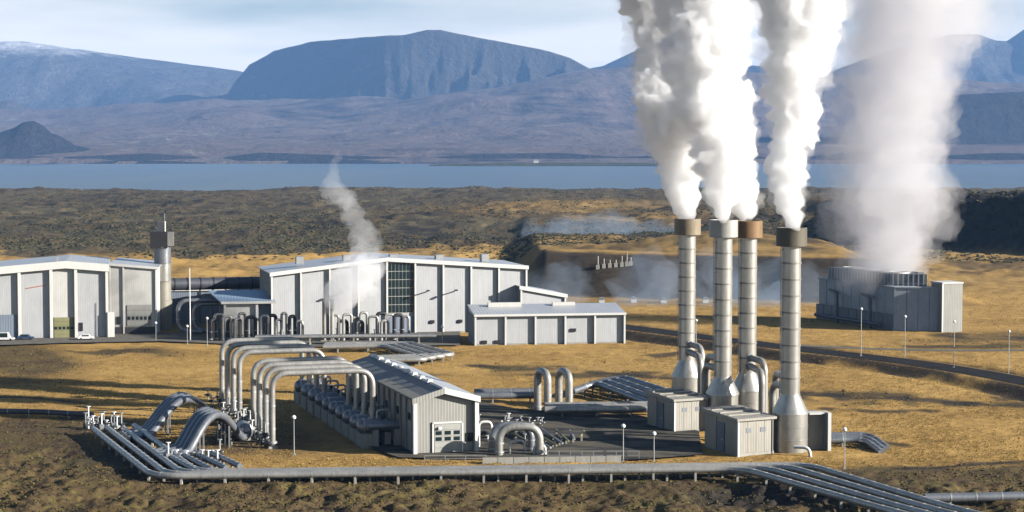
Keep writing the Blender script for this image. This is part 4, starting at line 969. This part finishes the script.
# railing beside the dark yard and on the road edge
def railing(p0, p1, n, h_, label):
    a_ = Vector((*G(*p0), 0)); b_ = Vector((*G(*p1), 0)); d = b_-a_
    r_ = thing('railing', label, 'railing', a_)
    for k in range(n+1): q = d*(k/n); MB().bar(q+Vector((0,0,-.3)), q+Vector((0,0,h_)), .12, .12).build('post', 'galvanised', r_)
    for z in (h_, h_*.55): MB().bar(Vector((0,0,z)), d+Vector((0,0,z)), .09, .09).build('rail', 'galvanised', r_)
railing((548,462), (640,462), 8, 1.6, 'thin grey railing along the near edge of the dark yard')
railing((424,465), (486,464.5), 3, 1.3, 'short guard rail before the near shed door')
MB_v = G(482, 465.5); MB_w = G(622, 463.5)
wl = thing('kerb_wall', 'low tan concrete wall along the front of the yard', 'wall', (*MB_v, 0))
d = Vector((MB_w[0]-MB_v[0], MB_w[1]-MB_v[1], 0))
for k in range(9): MB().bar(d*(k/9)+d.normalized()*.05+Vector((0,0,.35)), d*((k+1)/9)-d.normalized()*.05+Vector((0,0,.35)), .6, 1.3).build('wall_block', 'concrete', wl)
# well heads far behind
for k, px in enumerate((598, 604, 610, 616, 622, 627, 631)):
    x_, y_ = G(px, 262.5); z_ = tz(x_, y_); Dd = y_; y2 = 728.; x2 = (px-CX)/F*y2; z2 = tz(x2, y2)
    wv = thing('wellhead', 'pale wellhead post on the bank, number %s of the row from the left' % words[k], 'wellhead', (x2, y2, z2), 0, 'wellhead posts on the bank')
    MB().tube([(0,0,-.6),(0,0,rnd.uniform(2.5,5.5))], .28, 8).build('post', 'concrete', wv); MB().box((-.7,-.6,-.3),(.7,.6,1.4)).build('valve_block', 'concrete', wv)
for k, px in enumerate((523, 545, 602, 634, 664, 706)):
    x_, y_ = G(px, 303-(.5 if k%2 else 0)); z_ = tz(x_, y_)
    wv = thing('marker_hut', 'small white hut below the dark bank, %s from the left' % words[k], 'hut', (x_, y_, z_), 0, 'small huts below the dark bank')
    MB().box((-1.0,-1,-.4),(1.0,1,1.4)).build('wall', 'lamp_white', wv); MB().hexa([(-1.2,-1.2,1.4),(1.2,-1.2,1.4),(1.2,1.2,1.4),(-1.2,1.2,1.4)], [(-.6,-1.2,2),(.6,-1.2,2),(.6,1.2,2),(-.6,1.2,2)]).build('roof', 'galvanised', wv)

# ------------------------------------------------------------------ ground cover (uncountable)
def scatter(name, label, m, n, region, size, seed, shape, squash=(1,1,1), keep=None, zoff=0.0):
    r = np.random.default_rng(seed); px0, px1, py0, py1 = region
    px = r.uniform(px0, px1, n); py = r.uniform(py0, py1, n); D = CAMZ*F/(py-YH); x = (px-CX)/F*D; y = D
    z = terrain(x, y)
    if keep is not None:
        k = keep(x, y, z, r); x, y, z = x[k], y[k], z[k]; n = len(x)
    bv, bf = shape; nv = len(bv); bv = np.array(bv)
    s = r.uniform(size[0], size[1], n)*np.where(r.random(n) < .12, 1.5, 1.0); th = r.uniform(0, 6.283, n)
    jit = r.uniform(.7, 1.3, (n, nv, 3))
    b = bv[None]*jit*s[:,None,None]*np.array(squash)
    X = b[...,0]*np.cos(th)[:,None]-b[...,1]*np.sin(th)[:,None]+x[:,None]; Y = b[...,0]*np.sin(th)[:,None]+b[...,1]*np.cos(th)[:,None]+y[:,None]; Z = b[...,2]+(z+zoff)[:,None]
    fv = np.array(bf); F_ = (fv[None]+ (np.arange(n)*nv)[:,None,None]).reshape(-1,3).astype(np.int32)
    me = bpy.data.meshes.new(name); co = np.stack([X,Y,Z],-1).reshape(-1,3).astype(np.float32)
    me.vertices.add(len(co)); me.vertices.foreach_set('co', co.ravel()); me.loops.add(F_.size); me.loops.foreach_set('vertex_index', F_.ravel())
    me.polygons.add(len(F_)); me.polygons.foreach_set('loop_start', np.arange(0, F_.size, 3, dtype=np.int32)); me.update(calc_edges=True)
    return tag(put(name, me, m), label, kind='stuff')
ico_v = []; t_ = (1+5**.5)/2
for a_, b_, c_ in [(-1,t_,0),(1,t_,0),(-1,-t_,0),(1,-t_,0),(0,-1,t_),(0,1,t_),(0,-1,-t_),(0,1,-t_),(t_,0,-1),(t_,0,1),(-t_,0,-1),(-t_,0,1)]:
    l_ = (a_*a_+b_*b_+c_*c_)**.5; ico_v.append((a_/l_, b_/l_, c_/l_))
ico_f = [(0,11,5),(0,5,1),(0,1,7),(0,7,10),(0,10,11),(1,5,9),(5,11,4),(11,10,2),(10,7,6),(7,1,8),(3,9,4),(3,4,2),(3,2,6),(3,6,8),(3,8,9),(4,9,5),(2,4,11),(6,2,10),(8,6,7),(9,8,1)]
oct_v = [(1,0,0),(0,1,0),(-1,0,0),(0,-1,0),(0,0,1),(0,0,-.4)]; oct_f = [(0,1,4),(1,2,4),(2,3,4),(3,0,4),(1,0,5),(2,1,5),(3,2,5),(0,3,5)]
blade_v = []; blade_f = []
for k in range(6):
    a_ = k*1.05; c_, s_ = math.cos(a_), math.sin(a_); o_ = len(blade_v)
    blade_v += [(c_*.25-s_*.16, s_*.25+c_*.16, 0), (c_*.25+s_*.16, s_*.25-c_*.16, 0), (c_*.75, s_*.75, .9)]; blade_f.append((o_, o_+1, o_+2))
# footprints kept clear of tufts: yards, roads, buildings, pipe runs
def inside(x, y, pix):
    pts = [G(a_, b_) for a_, b_ in pix]; r_ = np.zeros(x.shape, bool); j = len(pts)-1
    for i in range(len(pts)):
        xi, yi = pts[i]; xj, yj = pts[j]; r_ ^= ((yi > y) != (yj > y)) & (x < (xj-xi)*(y-yi)/(yj-yi+1e-9)+xi); j = i
    return r_
def clear(x, y):
    px, py = inpix(x, y)
    k = inside(x, y, YARD) | (seg_dist(x, y, ROAD) < 5.5) | (seg_dist(x, y, TRACK) < 3)
    k |= (py < 349)&(px < 640)&(py > 300) | ((px > 815)&(px < 970)&(py < 333)&(py > 300)) | ((px > 645)&(px < 835)&(py < 459)&(py > 395))
    k |= (px > 290)&(px < 482)&(py > 380)&(py < 460)
    return ~k
def k_grass(x, y, z, r):
    g, m_, d_ = cover(x, y, z); return clear(x, y) & (r.random(len(x)) < g*(1-m_)*(1-d_)*np.clip(fbm2(x/9, y/14, 201, 3)*2.4-.55, .05, 1))
def k_moss(x, y, z, r):
    g, m_, d_ = cover(x, y, z); return clear(x, y) & (r.random(len(x)) < m_*np.clip(fbm2(x/5, y/7, 203, 3)*2.6-.7, .05, 1))
def k_scrub(x, y, z, r):
    g, m_, d_ = cover(x, y, z); return (z > -1) & (r.random(len(x)) < (1-.85*g)*np.clip(fbm2(x/60, y/120, 205, 4)*3-1.0, .03, 1))
scatter('grass', 'golden dry grass tufts over the plant grounds', 'tuft_mat', 150000, (-60, 1084, 290, 474), (.12, .29), 301, (blade_v, blade_f), keep=k_grass)
scatter('moss', 'lumpy brown and green moss over the lava in the foreground', 'clump_mat', 60000, (-60, 1084, 330, 545), (.10, .27), 302, (oct_v, oct_f), (1,1,.7), k_moss, .02)
scatter('scrub', 'dark low scrub over the lava field towards the lake', 'shrub_mat', 110000, (-60, 1084, 188, 262), (.35, 1.05), 303, (oct_v, oct_f), (1.2,1.2,.6), k_scrub)

# ------------------------------------------------------------------ steam
def voxel_mesh(me, voxel):
    o = bpy.data.objects.new('raw', me); COL.objects.link(o)
    md = o.modifiers.new('remesh', 'REMESH'); md.mode = 'VOXEL'; md.voxel_size = voxel
    dg = bpy.context.evaluated_depsgraph_get(); ev = bpy.data.meshes.new_from_object(o.evaluated_get(dg))
    bpy.data.objects.remove(o); bpy.data.meshes.remove(me); return ev
def hull(path, seed, voxel, per, spread, rr, amp, fq, step, shrink=1.0):
    r = random.Random(seed); vs = []; fs = []
    pts = [Vector(p[:3]) for p in path]; rad = [p[3]*shrink for p in path]
    for a_, b_, ra, rb in zip(pts[:-1], pts[1:], rad[:-1], rad[1:]):
        l_ = (b_-a_).length; s_ = 0
        while s_ < l_:
            t_ = s_/l_; c_ = a_.lerp(b_, t_); R0 = ra+(rb-ra)*t_
            for k in range(per):
                an = r.uniform(0, 6.283); ro = R0*spread*math.sqrt(r.random()) if k else 0
                q = c_+Vector((math.cos(an)*ro, math.sin(an)*ro, r.uniform(-.45,.45)*R0)); sr = R0*(rr[0]+(rr[1]-rr[0])*r.random()**1.6 if k else .55)
                o_ = len(vs); vs += [(q.x+v[0]*sr, q.y+v[1]*sr, q.z+v[2]*sr) for v in ico2_v]; fs += [(f[0]+o_, f[1]+o_, f[2]+o_) for f in ico2_f]
            s_ += R0*step
    me = bpy.data.meshes.new('raw'); me.from_pydata(vs, [], fs); ev = voxel_mesh(me, voxel)
    n = len(ev.vertices); co = np.empty(n*3, np.float32); ev.vertices.foreach_get('co', co); co = co.reshape(-1,3).astype(float)
    no = np.empty(n*3, np.float32); ev.vertices.foreach_get('normal', no); no = no.reshape(-1,3)
    Z = np.array([p[2] for p in path]); Rz = np.interp(co[:,2], Z, rad) if np.all(np.diff(Z) > 0) else np.full(n, np.mean(rad))
    d_ = 0; f_ = fq/np.maximum(Rz.mean(), .1); A_ = 1.0
    for k in range(5):
        v_ = vn3(co[:,0]*f_, co[:,1]*f_, co[:,2]*f_, seed+k); d_ = d_ + A_*(1-2*np.abs(v_-.5)*1.6); f_ *= 2.1; A_ *= .60
    co = co + no*((d_-.75)*amp*Rz*2)[:,None]
    ev.vertices.foreach_set('co', co.astype(np.float32).ravel()); ev.update()
    return voxel_mesh(ev, voxel*.8)
def plume(name, label, m, path, seed, voxel, per=7, spread=.62, rr=(.22,.60), amp=.17, fq=2.2, group='steam plumes', kind=None, step=.36, core=()):
    me = hull(path, seed, voxel, per, spread, rr, amp, fq, step); me.name = name
    o = tag(put(name, me, m), label, None if kind else 'steam', None if kind else group, kind)
    for k, (sh_, mm) in enumerate(core): put('steam_core', hull(path, seed+50+k, voxel, per, spread, rr, amp, fq, step, sh_), mm, o)
    return o
# finer ball
ico2_v = [Vector(v) for v in ico_v]; ico2_f = []; cache = {}
def midp(i, j):
    k = (min(i,j), max(i,j))
    if k not in cache: ico2_v.append(((ico2_v[i]+ico2_v[j])/2).normalized()); cache[k] = len(ico2_v)-1
    return cache[k]
for a_, b_, c_ in ico_f:
    x_, y_, z_ = midp(a_,b_), midp(b_,c_), midp(c_,a_); ico2_f += [(a_,x_,z_),(b_,y_,x_),(c_,z_,y_),(x_,y_,z_)]
def ppath(D, rows_):
    return [(*P(px, py, D+dd), w*.84/2/F*(D+dd)) for px, py, w, dd in rows_]
plume('steam_plume', 'white steam plume from the leftmost chimney with tan collar', 'steam_veil', ppath(396, [(687.5,215,18,0),(686,204,30,0),(684,188,40,0),(683,165,50,0),(677,135,70,0),(670,105,76,2),(668,75,70,4),(672,45,70,5),(672,15,84,6),(665,-15,100,8),(660,-30,104,9)]), 1, .46, 9, .72, (.16,.54), .28, 2.5, core=((.90, 'steam_dense'),))
plume('steam_plume', 'white billowing plume from the pale collared chimney', 'steam_veil', ppath(364.5, [(724,216,18,0),(722,203,32,0),(721,182,46,0),(723,160,54,0),(714,130,58,0),(703,100,66,0),(706,70,78,0),(710,40,84,2),(705,10,92,4),(697,-15,104,6),(694,-30,108,7)]), 2, .46, 9, .72, (.16,.54), .28, 2.5, core=((.90, 'steam_dense'),))
plume('steam_plume', 'small white plume leaning left from the rusty brown collar', 'steam_veil', ppath(372.5, [(748.5,217,18,0),(747,209,28,0),(742,198,36,2),(736,180,40,4),(730,158,46,8),(726,130,54,12),(722,95,60,16)]), 3, .46, 9, .72, (.16,.54), .28, 2.5, core=((.90, 'steam_dense'),))
plume('steam_plume', 'tall white plume from the nearest dark collared chimney', 'steam_veil', ppath(338.6, [(792,224,18,0),(791,210,29,0),(788,190,38,0),(786,165,42,0),(791,140,48,0),(794,112,54,0),(792,85,60,0),(795,58,72,0),(800,30,84,0),(798,0,86,0),(796,-20,92,0),(795,-34,96,0)]), 4, .46, 9, .72, (.16,.54), .28, 2.5, core=((.90, 'steam_dense'),))
plume('steam_plume', 'soft grey steam column rising from the cooling tower', 'steam_soft', ppath(588, [(a_, b_, c_*1.14, d_) for a_, b_, c_, d_ in [(888,274,76,0),(889,260,88,0),(890,240,98,0),(889,205,112,0),(888,170,112,0),(888,135,114,0),(893,100,116,0),(898,70,120,0),(905,40,128,0),(912,5,136,0),(915,-25,146,0)]]), 5, 1.3, 8, .70, amp=.22, core=((.82, 'steam_soft'), (.62, 'steam_soft')))
plume('steam_cloud', 'small wispy steam cloud drifting before the powerhouse', 'steam_thin', ppath(533, [(334,306,22,0),(344,290,38,0),(358,276,48,0),(366,255,40,0),(362,232,28,0),(352,210,24,0),(345,196,22,0)]), 6, .8, 5, .7, amp=.3)
plume('steam_cloud', 'denser white puff at the slim vents before the powerhouse', 'steam_puff', ppath(528, [(331,303,16,0),(337,297,28,0),(346,291,40,0),(357,284,42,0),(365,273,34,0)]), 9, .6, 6, .7, amp=.3)
plume('steam_cloud', 'faint wisp of steam high above the powerhouse against the lake', 'steam_thin', ppath(533, [(347,202,18,0),(338,196,30,0),(331,186,20,0),(334,170,12,0),(338,155,8,0)]), 7, .6, 4, .7, amp=.35)
for k, (px, py, w, hgt, D_) in enumerate(((560,285,72,30,672),(650,287,96,30,670),(735,291,110,26,668),(800,290,70,26,668))):
    plume('mist', ['faint mist at the left end of the dark bank', 'mist before the middle of the dark bank', 'mist below the bank seen between the chimneys', 'mist at the right end of the dark bank'][k], 'mist_thin',
          [(*P(px, py+hgt*.42, D_), w*.42/F*D_), (*P(px+4, py, D_+2), w*.36/F*D_), (*P(px-5, py-hgt*.5, D_+4), w*.22/F*D_)], 20+k, 1.6, 6, .8, amp=.35, kind='stuff')
plume('mist', 'long pale mist lying over the plain beyond the bank', 'mist_thin', [(*P(525, 243, 1130), 9), (*P(570, 241, 1130), 15), (*P(620, 240.5, 1130), 15), (*P(670, 242, 1130), 9)], 31, 2.0, 6, .8, amp=.3, kind='stuff')

# ------------------------------------------------------------------ air
hz = MB().box((-16000,-260,-40),(16000,23500,1300)).build('haze', 'haze_air'); tag(hz, 'thin blue air fading the far mountains', kind='stuff')
